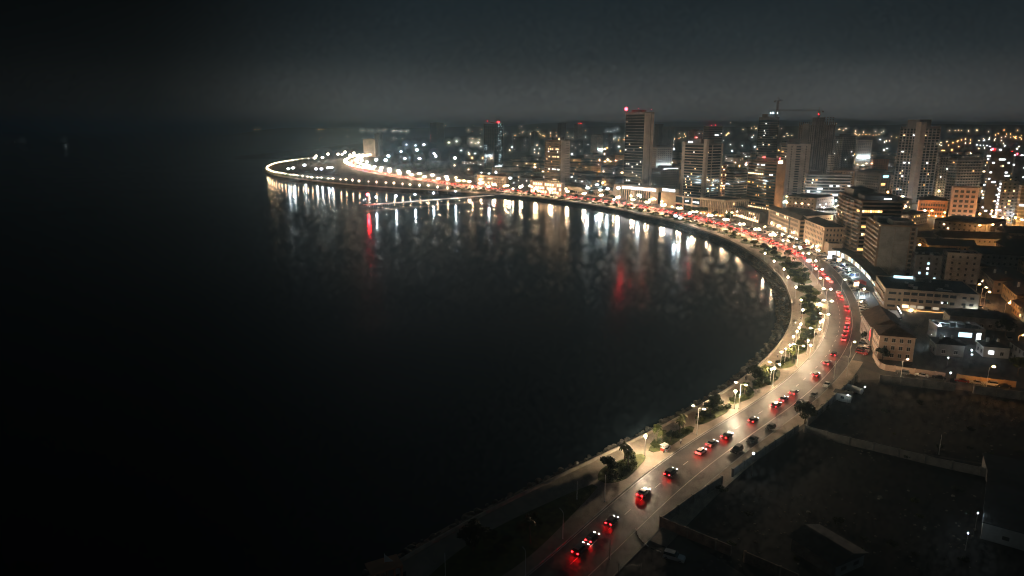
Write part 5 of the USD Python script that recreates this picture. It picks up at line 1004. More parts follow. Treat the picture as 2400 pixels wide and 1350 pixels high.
# striped kerb of the dark forecourt
kc = line_px([(1490, 1240), (1494, 1256), (1508, 1274), (1528, 1287), (1560, 1298)], .5, 6); kt = thing('striped_kerb', 'curved kerb of painted white dashes before the white car in the dark', 'kerb')
for i in range(0, len(kc) - 3, 3): part(kt, 'kerb_stone', MB().wallstrip(kc[i:i + 3], .2, 0, .16), 'white_paint' if (i // 3) % 2 == 0 else 'metal_dark')
t = thing('light_string', 'short string of tiny white bulbs on posts at the very bottom edge', 'string lights', (*at(1477, 1348), 0))
pts = [np.array([-2.4 + i * .42, .3 * math.sin(i), 2.6 - .5 * math.sin(i / 11 * math.pi * 2) ** 2]) for i in range(12)]
part(t, 'wire', MB().tube(pts, [.015] * 12, 4), 'metal_dark'); part(t, 'post', MB().tube([(-2.4, 0, 0), (-2.4, 0, 2.7)], [.05, .05], 5), 'metal_grey'); part(t, 'post', MB().tube([(2.2, 0, 0), (2.2, 0, 2.7)], [.05, .05], 5), 'metal_grey')
for p in pts: part(t, 'bulb', MB().ball(p, .05, 0), 'window_dim')

# --- the low town: dark roofed blocks between the towers
used_area = []
for pr in stage.GetPrimAtPath('/World').GetChildren():
    if pr.GetCustomDataByKey('category') in ('building',):
        bb = UsdGeom.Imageable(pr).ComputeWorldBound(Usd.TimeCode.Default(), 'default').ComputeAlignedRange()
        used_area.append((bb.GetMin()[0], bb.GetMin()[1], bb.GetMax()[0], bb.GetMax()[1]))
road_line = LineString(np.vstack([inner, outer[::-1]])); R9 = random.Random(11); nfill = 0; cellmark = {}
outer_ls = LineString(outer); lots = [Polygon([tuple(at(*p)) for p in ((1530, 1240), (1900, 985), (2000, 880), (2440, 920), (2700, 1500), (1500, 1500))])]
road_poly = Polygon(list(map(tuple, inner)) + list(map(tuple, outer[::-1]))).buffer(9)
spit_zone = Polygon(list(map(tuple, cc)) ).buffer(0)
DISTRICT = [(0, 'dark roofed block in the old town behind the waterfront fronts', 'dark roofs of the old town'), (1, 'dark roofed block among the mid town lamps beyond the towers', 'dark roofs beyond the towers'), (2, 'low dark block on the plain left of the tallest tower', 'dark roofs left of the tallest tower'), (3, 'low dark port shed behind the spit among white floodlights', 'dark sheds of the port')]
psi0 = 52.0; pr_ = math.radians(psi0); ux, uy = np.array([math.sin(pr_), math.cos(pr_)]), np.array([-math.cos(pr_), math.sin(pr_)])
for j in range(-4, 34):
    for i in range(-32, 34):
        st = 62.0; o = np.array([150.0, 620.0]) + ux * i * st + uy * j * st + ux * R9.uniform(-6, 6)
        W, D = R9.uniform(24, 48), R9.uniform(22, 46); H = R9.choice([7, 8, 9, 10, 12, 14, 18]) * R9.uniform(.85, 1.1)
        ctr = o + ux * W / 2 + uy * D / 2
        if nfill > 285 or ctr[1] > 2250 or ctr[1] < 560: continue
        if ctr[1] > 1250 and R9.random() < .35: continue
        px, py = pix(*ctr, 0)
        if px < 815 or px > 2460: continue
        box = (ctr[0] - 26, ctr[1] - 26, ctr[0] + 26, ctr[1] + 26); P_ = Polygon([o, o + ux * W, o + ux * W + uy * D, o + uy * D])
        if any(a[0] < box[2] and a[2] > box[0] and a[1] < box[3] and a[3] > box[1] for a in used_area): continue
        if not land_poly.contains(P_) or road_poly.intersects(P_) or P_.distance(outer_ls) < 18 or spit_zone.intersects(P_) or P_.distance(LineString(shore)) < 40 or any(l.intersects(P_) for l in lots) or LineString(street).distance(P_) < 14: continue
        if px < 1130 and py > 385: continue
        k = 3 if px < 1120 else 2 if px < 1440 else 1 if py < 420 else 0
        if any(P_.distance(Point(*lp)) < 3 for lp in ()): continue
        d = DISTRICT[k]; b = Block('town_roof_block' if k < 3 else 'port_shed', d[1], o, psi0, W, D, H if k < 3 else min(H, 9), group=d[2]); nfill += 1
        b.core(R9.choice(['grey_plaster', 'cream_stone', 'grey_plaster', 'ochre_plaster', 'concrete', 'dark_concrete']))
        if R9.random() < .6: b.hip(R9.choice(['dark_tile_roof', 'dark_tile_roof', 'tile_roof']), R9.uniform(2.5, 5), .6, R9.random() < .4)
        else: b.parapet('flat_roof', .8)
        n = max(1, int(b.H / 3.3))
        if ctr[1] < 1500:
            for f in 'FL': b.windows(f, max(2, int(b.length(f) / 4.5)), n, 1.2, b.H / n, 1.5, 1.4, 'recess')
        b.lit('F', [(R9.uniform(.1, .9), R9.randrange(n)) for _ in range(R9.choice([0, 1, 2, 3, 5]))], 3.3, 1.2, 1.7, 1.4, R9.choice(['window_white', 'window_warm', 'window_white', 'window_amber']), .1)
        b.lit('L', [(R9.uniform(.1, .9), R9.randrange(n)) for _ in range(R9.choice([0, 1, 2, 3]))], 3.3, 1.2, 1.7, 1.4, R9.choice(['window_white', 'window_warm']), .1)

# --- pier
dv = PIER_B - PIER_A; Lp = float(np.linalg.norm(dv)); pt = thing('pier', 'long straight pier on dark piles reaching out into the bay', 'pier', (*PIER_A, 0), math.degrees(math.atan2(dv[1], dv[0])))
part(pt, 'deck', MB().box(-14, Lp, -3.2, 3.2, -.35, .35), 'pale_concrete')
part(pt, 'pier_head', MB().box(Lp, Lp + 9, -6, 6, -.6, .35), 'concrete')
for i in range(30):
    x = i * Lp / 29
    for y in (-2.4, 2.4): part(pt, 'pile', MB().tube([(x, y, WATER_Z - 2), (x, y, -.35)], [.35, .35], 6), 'dark_concrete')
for y in (-3.05, 3.05): part(pt, 'railing', MB().bar((0, y, 1.3), (Lp, y, 1.3), .09).bar((0, y, .85), (Lp, y, .85), .06), 'metal_grey')
for y in (-3.05, 3.05):
    mbp = MB()
    for i in range(60): mbp.bar((i * Lp / 59, y, .35), (i * Lp / 59, y, 1.3), .08)
    part(pt, 'railing_post', mbp, 'metal_grey', kind='stuff')
be = at(876, 457, 11.5); bt = thing('harbour_beacon', 'red harbour light on a white post at the outer end of the pier', 'beacon', (*(PIER_B + dv / Lp * 4), .35)); part(bt, 'post', MB().tube([(0, 0, 0), (0, 0, 2), (0, 0, 10.4)], [.7, .45, .3], 8), 'pole_white'); part(bt, 'gallery', MB().tube([(0, 0, 10.4), (0, 0, 10.6)], [1.0, 1.0], 10), 'pole_white'); part(bt, 'light', MB().ball((0, 0, 12.2), 1.5), 'beacon_red_strong')
# ships at anchor
for px, py, lab in ((44, 333, 'dark anchored ship with a small light, farthest left on the sea'), (143, 332, 'dark anchored ship with a white mast light, second from the left on the sea')):
    x, y = at(px, py, 8.0); sh = thing('anchored_ship', lab, 'ship', (x, y, WATER_Z), 15)
    prof = [(-40, -6), (30, -6), (42, 0), (30, 6), (-40, 6)]
    part(sh, 'hull', MB().prism(prof, -2, 6), 'dark_concrete'); part(sh, 'deckhouse', MB().box(-34, -22, -5, 5, 6, 16), 'grey_concrete'); part(sh, 'funnel', MB().tube([(-36, 0, 6), (-36, 0, 19)], [1.8, 1.5], 8), 'metal_dark'); part(sh, 'mast', MB().tube([(22, 0, 6), (22, 0, 22)], [.4, .25], 6), 'metal_grey'); part(sh, 'mast_light', MB().ball((22, 0, 22), .6), 'lamp_far_white'); part(sh, 'deck_light', MB().ball((-21, 0, 14), .45), 'lamp_far')


# ---------------------------------------------------------------- plants
def leaf_cloud(mb, r, centres, n, size):
    c = np.array(centres, float); C = c[r.integers(0, len(c), n)]
    d = r.normal(size=(n, 3)); d /= np.linalg.norm(d, axis=1, keepdims=True)
    p = C[:, :3] + d * (C[:, 3:4] * r.uniform(.55, 1.0, (n, 1)) ** .6) * [1, 1, .75]
    a = r.normal(size=(n, 3)); a /= np.linalg.norm(a, axis=1, keepdims=True); b = np.cross(a, d + r.normal(size=(n, 3)) * .4); b /= np.maximum(np.linalg.norm(b, axis=1, keepdims=True), 1e-6)
    s = size * r.uniform(.6, 1.3, (n, 1)); V = np.stack([p - a * s, p + b * s * .5, p + a * s, p - b * s * .5], 1).reshape(-1, 3)
    i = np.arange(n)[:, None] * 4; mb.add(V, np.vstack([i + [0, 1, 2], i + [0, 2, 3]]))
def tree_proto(name, seed, h, spread, mat, n=900, flat=.6):
    r = np.random.default_rng(seed); p = proto(name); fork = h * .42
    m = MB(); m.tube([(0, 0, -.2), (.05, .03, fork * .6), (.1, -.05, fork)], [.22, .17, .13], 7); cs = []
    for k in range(6):
        a = k * 1.05 + r.uniform(-.3, .3); e = np.array([math.cos(a) * spread * r.uniform(.4, .75), math.sin(a) * spread * r.uniform(.4, .75), h * r.uniform(.62, .9)])
        m.tube([(.1, -.05, fork * .9), e * [.5, .5, 1] + [0, 0, -h * .12], e], [.1, .06, .03], 5); cs.append((*e, spread * r.uniform(.32, .5)))
    cs += [(r.uniform(-.3, .3) * spread, r.uniform(-.3, .3) * spread, h * r.uniform(.75, .95), spread * r.uniform(.35, .5)) for _ in range(4)]
    part(p, 'trunk', m, 'trunk_bark'); m = MB(); leaf_cloud(m, r, cs, n, .34); part(p, 'crown', m, mat)
def shrub_proto(name, seed, h, w, mat, n=420):
    r = np.random.default_rng(seed); p = proto(name); m = MB()
    for k in range(5):
        a = k * 1.26; m.tube([(0, 0, -.1), (math.cos(a) * w * .4, math.sin(a) * w * .4, h * .7)], [.05, .02], 4)
    part(p, 'stem', m, 'trunk_bark'); m = MB(); leaf_cloud(m, r, [(r.uniform(-.6, .6) * w, r.uniform(-.6, .6) * w, h * r.uniform(.4, .75), h * r.uniform(.35, .55)) for _ in range(9)], n, .24); part(p, 'foliage', m, mat)
def palm_proto(name, seed, h, mat):
    r = np.random.default_rng(seed); p = proto(name)
    part(p, 'trunk', MB().tube([(0, 0, -.2), (.08, .02, h * .3), (.16, -.03, h * .65), (.2, 0, h)], [.26, .2, .17, .19], 8), 'trunk_bark')
    for k in range(17):
        a = k * 2.399 + r.uniform(-.2, .2); L = r.uniform(2.2, 2.9); up = r.uniform(.1, 1.0); m = MB(); V, F = [], []; n = 7
        d = np.array([math.cos(a), math.sin(a), 0]); sd_ = np.array([-d[1], d[0], 0])
        for i in range(n):
            t = i / (n - 1); c = np.array([.2, 0, h]) + d * L * t * (.95 - .25 * t) + [0, 0, up * L * t * .9 - 1.25 * L * t * t * .75]; w = .42 * math.sin(math.pi * min(1, .12 + t * .86)) + .03
            V += [c - sd_ * w - [0, 0, w * .6], c, c + sd_ * w - [0, 0, w * .6]]
        for i in range(n - 1):
            o = i * 3; F += [(o, o + 3, o + 1), (o + 1, o + 3, o + 4), (o + 1, o + 4, o + 2), (o + 2, o + 4, o + 5)]
        part(p, 'frond', m.add(V, F), mat)
for i in range(3): tree_proto(f'tree_{i}', 20 + i, [5.2, 6.4, 4.6][i], [2.6, 3.2, 2.4][i], ['leaf_green', 'leaf_dark', 'leaf_dark'][i], [1000, 1300, 900][i])
for i in range(3): shrub_proto(f'shrub_{i}', 40 + i, [1.3, 1.7, 1.0][i], [1.5, 1.9, 1.6][i], ['leaf_green', 'leaf_dark', 'leaf_green'][i])
palm_proto('palm_0', 60, 5.6, 'leaf_palm'); palm_proto('palm_1', 61, 4.4, 'leaf_palm'); palm_proto('palm_2', 62, 6.6, 'leaf_green')
GZ = 0.22
RG = random.Random(21)
def place(kind, px, py, label, name, z=PZ, sc=1.0, cat='tree', group=None):
    copy(kind, name, label, cat, (*at(px, py, z), z), RG.uniform(0, 360), sc, group)
place('palm_0', 1463, 1090, 'dark palm standing against the lit paving beside the nearest lit lamp', 'palm_tree', sc=1.05, cat='palm')
place('palm_1', 1429, 1098, 'small squat palm at the dark edge just left of the nearest lit lamp', 'palm_tree', sc=.6, cat='palm')
place('palm_0', 1551, 1046, 'single pale lit palm in a round bed beside the kiosk cart', 'palm_tree', sc=.85, cat='palm')
place('palm_1', 1675, 963, 'dark low palm right beside the sea path before the second lamp', 'palm_tree', sc=1.0, cat='palm')
place('palm_0', 1744, 934, 'brightly lit pale palm beside the second promenade lamp', 'palm_tree', sc=.8, cat='palm')
place('palm_2', 1787, 898, 'leafy palm between the pair of lamps and the brightly lit palm', 'palm_tree', sc=.95, cat='palm')
place('palm_1', 1849, 842, 'palm with yellow lit fronds under the row of small lamps', 'palm_tree', sc=1.0, cat='palm'); place('palm_2', 1866, 842, 'dark crowned palm beside the palm with yellow lit fronds', 'palm_tree', sc=.9, cat='palm')
place('palm_2', 1243, 1277, 'dark palm in the unlit garden near the bottom of the view', 'palm_tree', sc=.9, cat='palm'); place('palm_1', 1593, 1014, 'dim palm in the unlit bed between two lamps', 'palm_tree', sc=.9, cat='palm')
place('tree_1', 1885, 1000, 'dark bushy tree at the corner of the lot wall beside parked cars', 'garden_tree', 0, 1.15)
place('tree_0', 2080, 800, 'dark tree beside the pink house on its left', 'garden_tree', 0, 1.0); place('tree_2', 2068, 845, 'dark low tree inside the curved compound wall', 'garden_tree', 0, 1.1)
place('tree_1', 2355, 790, 'dark street tree by the orange street at the right edge', 'garden_tree', 0, 1.2); place('tree_1', 2320, 760, 'dark street tree at the right end of the long balcony building', 'garden_tree', 0, 1.0); place('tree_0', 2385, 880, 'leafy tree lit cold white at the right edge by the ochre house', 'garden_tree', 0, 1.3)
place('tree_2', 2030, 800, 'dark tree among the parked cars opposite the pink house', 'garden_tree', 0, .9)
lamp_at = np.array([list(UsdGeom.Xformable(p).GetLocalTransformation().ExtractTranslation())[:2] for p in stage.GetPrimAtPath('/World').GetChildren() if p.GetName().startswith(('promenade_lamp', 'kerb_lamp'))])
lit_lamp = at(1513, 1075)
def clear(q, d): return np.min(np.linalg.norm(lamp_at - q, axis=1)) > d and np.linalg.norm(q - lit_lamp) > d * 2.2
# garden beds along the promenade with shrubs, trees and palms
cum = np.r_[0, np.cumsum(np.linalg.norm(np.diff(prom_in, axis=0), axis=1))]
def across(s, f):
    a = np.array([np.interp(s, cum, prom_in[:, k]) for k in (0, 1)]); b = np.array([np.interp(s, cum, sea_pts[:, k]) for k in (0, 1)]); return a + (b - a) * f
s = 2.0; nb = 0
LIT0 = arc_of(1433, 1172) - arc[i0]
while s < cum[-1] - 30:
    L = RG.uniform(15, 26) if s >= LIT0 - 4 else LIT0 - s; width = float(np.linalg.norm(across(s, 1) - across(s, 0)))
    f0, f1 = (.20, .64) if width < 16 else (.18, .70)
    n = 14; top, bot = [], []
    for i in range(n + 1):
        t = i / n; k = math.sin(math.pi * min(.985, max(.015, t))) ** .45; m_f = (f0 + f1) / 2; hw = (f1 - f0) / 2 * k * (1 + .16 * math.sin(5 * t + nb))
        top.append(across(s + L * t, m_f - hw)); bot.append(across(s + L * t, m_f + hw))
    poly = top + bot[::-1]
    if Polygon(poly).is_valid:
        mb = MB().prism(Polygon(poly), 0.05, GZ); setting('garden_bed', mb, 'grass')
        far = s > 330; cnt = RG.randint(10, 15) if s < 420 else RG.randint(5, 8)
        if s < LIT0: cnt = 9
        zone = 'in the unlit garden' if s < LIT0 else 'on the lit near bend' if s < 360 else 'along the far garden strip'
        for i in range(cnt):
            q = across(s + L * RG.uniform(.12, .88), RG.uniform(f0 + .07, f1 - .07))
            if clear(q, 1.15): copy(f'shrub_{RG.randrange(3)}', 'shrub', 'leafy shrub in the planted beds', 'shrub', (*q, GZ), RG.uniform(0, 360), RG.uniform(.8, 1.35), 'shrubs ' + zone)
        for i in range(RG.choice([2, 3, 3, 4]) if s > LIT0 else 1):
            q = across(s + L * RG.uniform(.15, .85), RG.uniform(f0 + .05, f1 - .05)); kd = RG.choice(['tree_0', 'tree_1', 'tree_2', 'tree_2', 'palm_1', 'palm_0', 'palm_2'])
            if not clear(q, 2.5): continue
            if kd.startswith('palm'): copy(kd, 'palm_tree', 'small palm in the planted beds', 'palm', (*q, GZ), RG.uniform(0, 360), RG.uniform(.7, 1.0), 'palms ' + zone)
            else: copy(kd, 'garden_tree', 'dark leafy tree in the planted beds', 'tree', (*q, GZ), RG.uniform(0, 360), RG.uniform(.65, 1.1), 'trees ' + zone)
    s += L + RG.uniform(2.0, 4.0); nb += 1
for i in range(46):     # street trees on the land side
    s = RG.uniform(arc_of(1700, 536), arc_of(1060, 435)); q, h_ = on_road(s, RG.uniform(1.35, 1.75))
    if not any(a[0] - 2 < q[0] < a[2] + 2 and a[1] - 2 < q[1] < a[3] + 2 for a in []): copy(f'tree_{RG.randrange(3)}', 'street_tree', 'dark street tree before the facades on the land side of the bay road', 'tree', (*q, 0), RG.uniform(0, 360), RG.uniform(.9, 1.5), 'street trees before the facades')

# ---------------------------------------------------------------- cars
def car_proto(name, paint, kind='sedan', lights=False, heads=False):
    p = proto(name); L, Wd = {'sedan': (4.5, 1.78), 'suv': (4.6, 1.86), 'hatch': (3.9, 1.7), 'van': (5.0, 1.95)}[kind]; a = L / 2; y = Wd / 2
    hood, belt, roof = {'sedan': (.86, .95, 1.42), 'suv': (1.02, 1.12, 1.74), 'hatch': (.90, .98, 1.48), 'van': (1.1, 1.2, 2.0)}[kind]
    front = {'sedan': (.28, .05), 'suv': (.26, .05), 'hatch': (.30, .10), 'van': (.40, .25)}[kind]
    side = [(-a, .32), (-a + .05, belt - .1), (-a + .2, belt), (-a * .55, belt), (a * front[0], belt), (a - .35, hood - .05), (a - .04, hood - .28), (a, .34)]
    def loft(prof, y0, top_in):
        n = len(prof); V = []
        zs = [q[1] for q in prof]; zl, zh = min(zs), max(zs)
        for sg in (-1, 1):
            for x, z in prof: V.append((x, sg * (y0 - top_in * (z - zl) / max(zh - zl, .01)), z))
        F = [(i, (i + 1) % n, (i + 1) % n + n) for i in range(n)] + [(i, (i + 1) % n + n, i + n) for i in range(n)]
        v, f = trimesh.creation.triangulate_polygon(Polygon(prof), engine='earcut'); idx = [int(np.argmin(np.linalg.norm(np.array(prof) - q, axis=1))) for q in v]
        F += [(idx[t[0]], idx[t[2]], idx[t[1]]) for t in f] + [(idx[t[0]] + n, idx[t[1]] + n, idx[t[2]] + n) for t in f]
        return V, F
    part(p, 'body', MB().add(*loft(side, y, .06)), paint)
    rear = {'sedan': (-a * .62, -a * .42), 'suv': (-a + .1, -a + .32), 'hatch': (-a + .12, -a + .45), 'van': (-a + .06, -a + .16)}[kind]
    part(p, 'windows', MB().add(*loft([(rear[0], belt - .01), (rear[1], roof - .05), (a * front[1], roof - .05), (a * (front[0] + .12), belt - .01)], y - .07, .2)), 'glass')
    part(p, 'roof', MB().box(rear[1] - .06, a * front[1] + .05, -(y - .24), y - .24, roof - .06, roof), paint)
    for x in (-a + .78, a - .82):
        for sg in (-1, 1):
            w = part(p, 'wheel', MB().tube([(x, sg * (y - .2), .33), (x, sg * (y + .01), .33)], [.33, .33], 10), 'tyre'); part(w, 'rim', MB().tube([(x, sg * y, .33), (x, sg * (y + .02), .33)], [.2, .2], 8), 'wheel_rim')
    for sg in (-1, 1):
        part(p, 'tail_light', MB().box(-a - .04, -a + .06, sg * (y - .22) - .17, sg * (y - .22) + .17, belt - .34, belt - .12), 'tail_light' if lights else 'paint_red')
        part(p, 'headlight', MB().box(a - .12, a + .01, sg * (y - .3) - .18, sg * (y - .3) + .18, hood - .32, hood - .16), 'head_light' if heads else 'steel_white')
        part(p, 'mirror', MB().box(a * .18, a * .18 + .12, sg * (y + .02) - .1, sg * (y + .02) + .1, belt, belt + .14), paint)
COL = ['black', 'white', 'silver', 'grey', 'red', 'blue', 'beige']
for c in COL:
    for k in ('sedan', 'suv', 'hatch'): car_proto(f'car_{c}_{k}', 'paint_' + c, k)
car_proto('car_white_van', 'paint_white', 'van')
for c in ('black', 'grey', 'silver', 'white'):
    for k in ('sedan', 'suv', 'hatch'): car_proto(f'drive_{c}_{k}', 'paint_' + c, k, True, True)
RC = random.Random(33); KN = {'sedan': 'saloon', 'suv': 'jeep', 'hatch': 'hatchback'}
def parked(p, hd, label, group=None, c=None, k=None, z=0.02):
    c = c or RC.choice(['black', 'white', 'silver', 'grey', 'white', 'silver', 'black', 'red', 'blue', 'beige']); k = k or RC.choice(['sedan', 'suv', 'hatch', 'suv'])
    nm = 'white van' if k == 'van' else f'{c} {KN[k]}'
    copy(f'car_{c}_{k}', 'parked_car', label.replace('CAR', nm), 'car', (*p, z), hd, 1.0, group)
def parked_px(x, y, hd, label, c, k, z=.02): parked(at(x, y, .3), hd, label, None, c, k, z)
_, h1 = on_road(arc_of(1700, 985), .5)
for x, y, c, k, lab in ((1727, 1056, 'black', 'suv', 'CAR on the right shoulder, front towards us, nearest of the shoulder row'), (1763, 1032, 'black', 'sedan', 'CAR on the right shoulder, second of the shoulder row'), (1806, 1003, 'black', 'hatch', 'CAR on the right shoulder, third of the shoulder row'), (1873, 949, 'black', 'suv', 'CAR half hidden behind the bushy tree on the shoulder'), (1907, 928, 'grey', 'hatch', 'CAR on the right shoulder below the tall unlit poles'), (1938, 903, 'white', 'sedan', 'CAR on the right shoulder nearest the side street')):
    q = at(x, y, .3); i = int(np.argmin(np.linalg.norm(inner - q, axis=1))); parked(q, on_road(arc[i], 1)[1] + 180, lab, None, c, k, .02)
parked_px(1580, 1308, -28, 'CAR alone on the dark forecourt behind the striped kerb', 'white', 'suv'); parked_px(1562, 1053, 60, 'CAR beside the kiosk cart on the lit pavement', 'silver', 'hatch', PZ)
for x, y, c, k, lab in ((2115, 875, 'grey', 'suv', 'CAR by the compound wall, first of the side street row'), (2157, 880, 'white', 'sedan', 'CAR second of the side street row'), (2200, 885, 'black', 'sedan', 'CAR third of the side street row'), (2252, 893, 'red', 'sedan', 'CAR before the gate of the yellow wall'), (2287, 897, 'silver', 'sedan', 'CAR before the yellow wall of the ochre house'), (2320, 900, 'white', 'suv', 'CAR under the orange lamp before the ochre house'), (2352, 905, 'black', 'sedan', 'CAR last of the side street row at the right edge')):
    q = at(x, y, .3); i = int(np.argmin(np.linalg.norm(side - q, axis=1))); d = side[min(i + 2, len(side) - 1)] - side[max(i - 2, 0)]; parked(side[i] + (q - side[i]) * .8, math.degrees(math.atan2(d[1], d[0])) + 180, lab, None, c, k, .03)
def parked_rows(s0, s1, rows, gap, label, group, turn=62, skip=.12):
    for f in rows:
        s = s0
        while s < s1:
            p, hd = on_road(s, f)
            if RC.random() > skip: parked(p, hd + turn + RC.uniform(-5, 5) + RC.choice([0, 180]), label, group)
            s += gap
parked_rows(arc_of(1912, 826) + 6, arc_of(1944, 766), (1.16,), 2.9, 'parked CAR', 'cars in the row opposite the pink house')
parked_rows(arc_of(1943, 750), arc_of(1937, 702), (1.14,), 2.9, 'parked CAR', 'cars in the row by the balcony building')
parked_rows(arc_of(1930, 684), arc_of(1916, 658), (1.16,), 2.9, 'parked CAR', 'cars in the row by the red awning')
parked_rows(arc_of(1905, 642), arc_of(1868, 606), (1.14, 1.45), 3.0, 'parked CAR', 'cars before the hotel shops')
parked_rows(arc_of(1860, 600), arc_of(1700, 536), (1.10, 1.38, 1.66), 3.3, 'parked CAR', 'cars before the old hotel front', skip=.3)
parked_rows(arc_of(1680, 531), arc_of(1560, 499), (1.12,), 3.6, 'parked CAR', 'cars before the columned bank', skip=.3)
for i in range(16):
    j = min(len(street) - 2, int(len(street) * (i + .5) / 16)); d = street[j + 1] - street[j]; n_ = np.array([-d[1], d[0]]) / np.linalg.norm(d); parked(street[j] + n_ * RC.choice([-3, 3]), math.degrees(math.atan2(d[1], d[0])), 'parked CAR', 'cars on the orange street', z=.03)
# queued cars in place of the red light trails, tail lights lit
FS = np.array([(48, .30), (80, .32), (124, .40), (144, .46), (216, .52), (264, .58), (300, .62), (340, .50), (380, .42), (432, .30), (492, .30), (584, .42), (779, .45), (1000, .5), (2600, .5)])
segs = [(50, 126, 7.6, (0,)), (143, 217, 7.8, (0,)), (226, 345, 7.8, (0,)), (372, 452, 7.6, (0,)), (456, 800, 9.0, (-.12, .12)), (800, 1210, 11.0, (-.2, .15)), (1210, 1700, 10.5, (-.2, .2)), (1700, 2060, 10.5, (-.15, .2))]
for s0, s1, gap, offs in segs:
    for o in offs:
        s = s0 + (gap / 2 if o > 0 else 0)
        while s < s1:
            if s0 < 400 and RC.random() < .14: s += gap; continue
            ss = s + (RC.uniform(-1.2, 1.2) if s0 > 400 else RC.uniform(-1.3, 1.3)); p, hd = on_road(ss, float(np.interp(ss, FS[:, 0], FS[:, 1])) + o + RC.uniform(-.02, .02))
            z = 'at the bottom' if s < 135 else 'on the near bend' if s < 460 else 'on the straight' if s < 820 else 'far off'
            c = RC.choice(['black', 'grey', 'black', 'white', 'silver', 'grey']); k = RC.choice(['sedan', 'suv', 'hatch'])
            copy(f'drive_{c}_{k}', 'trail_standin_car', f'driving {c} {KN[k]} with red tail lights', 'car', (*p, .02), hd, 1.0, 'cars with red tail lights ' + z); s += gap

# ---------------------------------------------------------------- people, kiosks, awnings
import manifold3d as m3
def person_proto(name, cloth, legs, walk):
    p = proto(name)
    def sph(c, r): return m3.Manifold.sphere(r, 10).translate(tuple(map(float, c)))
    def bone(a, ra, b, rb): return m3.Manifold.batch_hull([sph(a, ra), sph(b, rb)])
    w = .22 if walk else .04; J = dict(pel=(0, 0, .95), chest=(.02, 0, 1.32), neck=(.03, 0, 1.5), head=(.05, 0, 1.63))
    body = [bone(J['pel'], .13, J['chest'], .15), m3.Manifold.batch_hull([sph((.02, .16, 1.4), .06), sph((.02, -.16, 1.4), .06), sph(J['chest'], .13)]), bone(J['chest'], .07, J['neck'], .055), m3.Manifold.batch_hull([sph(J['head'], .09), sph((.06, 0, 1.72), .085), sph((.1, 0, 1.58), .05)]), bone((.14, 0, 1.63), .014, (.155, 0, 1.60), .018)]
    hands = []
    for sg, st in ((1, 1), (-1, -1)):
        kn = (w * st * .6 + .05, .1 * sg, .5); an = (w * st * 1.2, .1 * sg, .09); body += [bone((0, .09 * sg, .93), .095, kn, .06), bone(kn, .058, an, .04), bone(an, .04, (an[0] + .16, .11 * sg, .035), .03)]
        el = (-.05 - w * st * .4, .24 * sg, 1.12); wr = (.08 - w * st * .8, .25 * sg, .88); body += [bone((.02, .18 * sg, 1.4), .055, el, .04), bone(el, .04, wr, .028)]
        pm_ = (wr[0] + .02, wr[1], .81); body.append(bone(wr, .028, pm_, .03))
        for f in range(4): body.append(bone((pm_[0] + .025 - .017 * f, pm_[1], .80), .010, (pm_[0] + .04 - .017 * f, pm_[1] - .015 * sg, .72 + .01 * abs(f - 1)), .008))
        body.append(bone((wr[0] + .035, wr[1] - .01 * sg, .84), .011, (wr[0] + .06, wr[1] - .03 * sg, .78), .009))
    def mesh(parts):
        m = parts[0]
        for q in parts[1:]: m = m + q
        q = m.to_mesh(); return q.vert_properties[:, :3], q.tri_verts
    v, f = mesh(body); mesh_prim(numbered(str(p.GetPath()), 'body'), (v, f), 'skin')
    shirt = [bone(J['pel'], .145, J['chest'], .165), m3.Manifold.batch_hull([sph((.02, .17, 1.4), .072), sph((.02, -.17, 1.4), .072), sph(J['chest'], .15)])] + [bone((.02, .18 * sg, 1.4), .068, (-.05 - w * sg * .4, .24 * sg, 1.12), .053) for sg in (1, -1)]
    mesh_prim(numbered(str(p.GetPath()), 'shirt'), mesh(shirt), cloth)
    tr = [m3.Manifold.batch_hull([sph((0, .09, .93), .1), sph((0, -.09, .93), .1), sph((0, 0, 1.0), .12)])] + [q for sg in (1, -1) for q in (bone((0, .09 * sg, .93), .108, (w * sg * .6 + .05, .1 * sg, .5), .072), bone((w * sg * .6 + .05, .1 * sg, .5), .07, (w * sg * 1.2, .1 * sg, .13), .052))]
    mesh_prim(numbered(str(p.GetPath()), 'trousers'), mesh(tr), legs)
    mesh_prim(numbered(str(p.GetPath()), 'hair'), mesh([m3.Manifold.batch_hull([sph((.03, 0, 1.70), .094), sph((.0, 0, 1.66), .085)])]), 'hair')
person_proto('person_0', 'white_cloth', 'dark_cloth', True); person_proto('person_1', 'dark_cloth', 'dark_cloth', False); person_proto('person_2', 'red_canvas', 'blue_cloth', False)
for k, x, y, lab in ((0, 1595, 1041, 'person in a pale shirt standing at the kerb beyond the kiosk cart'), (1, 1747, 892, 'person in dark clothes standing by the sea wall, left of a pair'), (1, 1750, 891, 'person in dark clothes standing by the sea wall, right of a pair'), (0, 1868, 680, 'person in a pale shirt walking on the sea path above the white hut'), (0, 1874, 716, 'person in a pale shirt on the path just above the round stall'), (2, 1879, 746, 'person in a red shirt by the tables below the round stall'), (0, 1876, 750, 'person in a pale shirt by the tables below the round stall'), (1, 1933, 797, 'person in dark clothes crossing by the kerb on the bend'), (0, 1822, 838, 'person in a pale shirt strolling by the low dark shrub on the bend')):
    copy(f'person_{k}', 'person', lab, 'person', (*at(x, y, PZ), PZ), RG.uniform(0, 360), 1.05)
t = thing('kiosk_cart', 'small orange and white vending cart at the lit pavement edge beside the pale palm', 'cart', (*at(1556, 1058, PZ), PZ), 40); part(t, 'box', MB().box(-.9, .9, -.5, .5, .4, 1.3), 'red_canvas'); part(t, 'counter', MB().box(-1, 1, -.6, .6, 1.3, 1.36), 'white_plaster'); part(t, 'canopy', MB().box(-1.1, 1.1, -.8, .8, 2.1, 2.2), 'white_cloth')
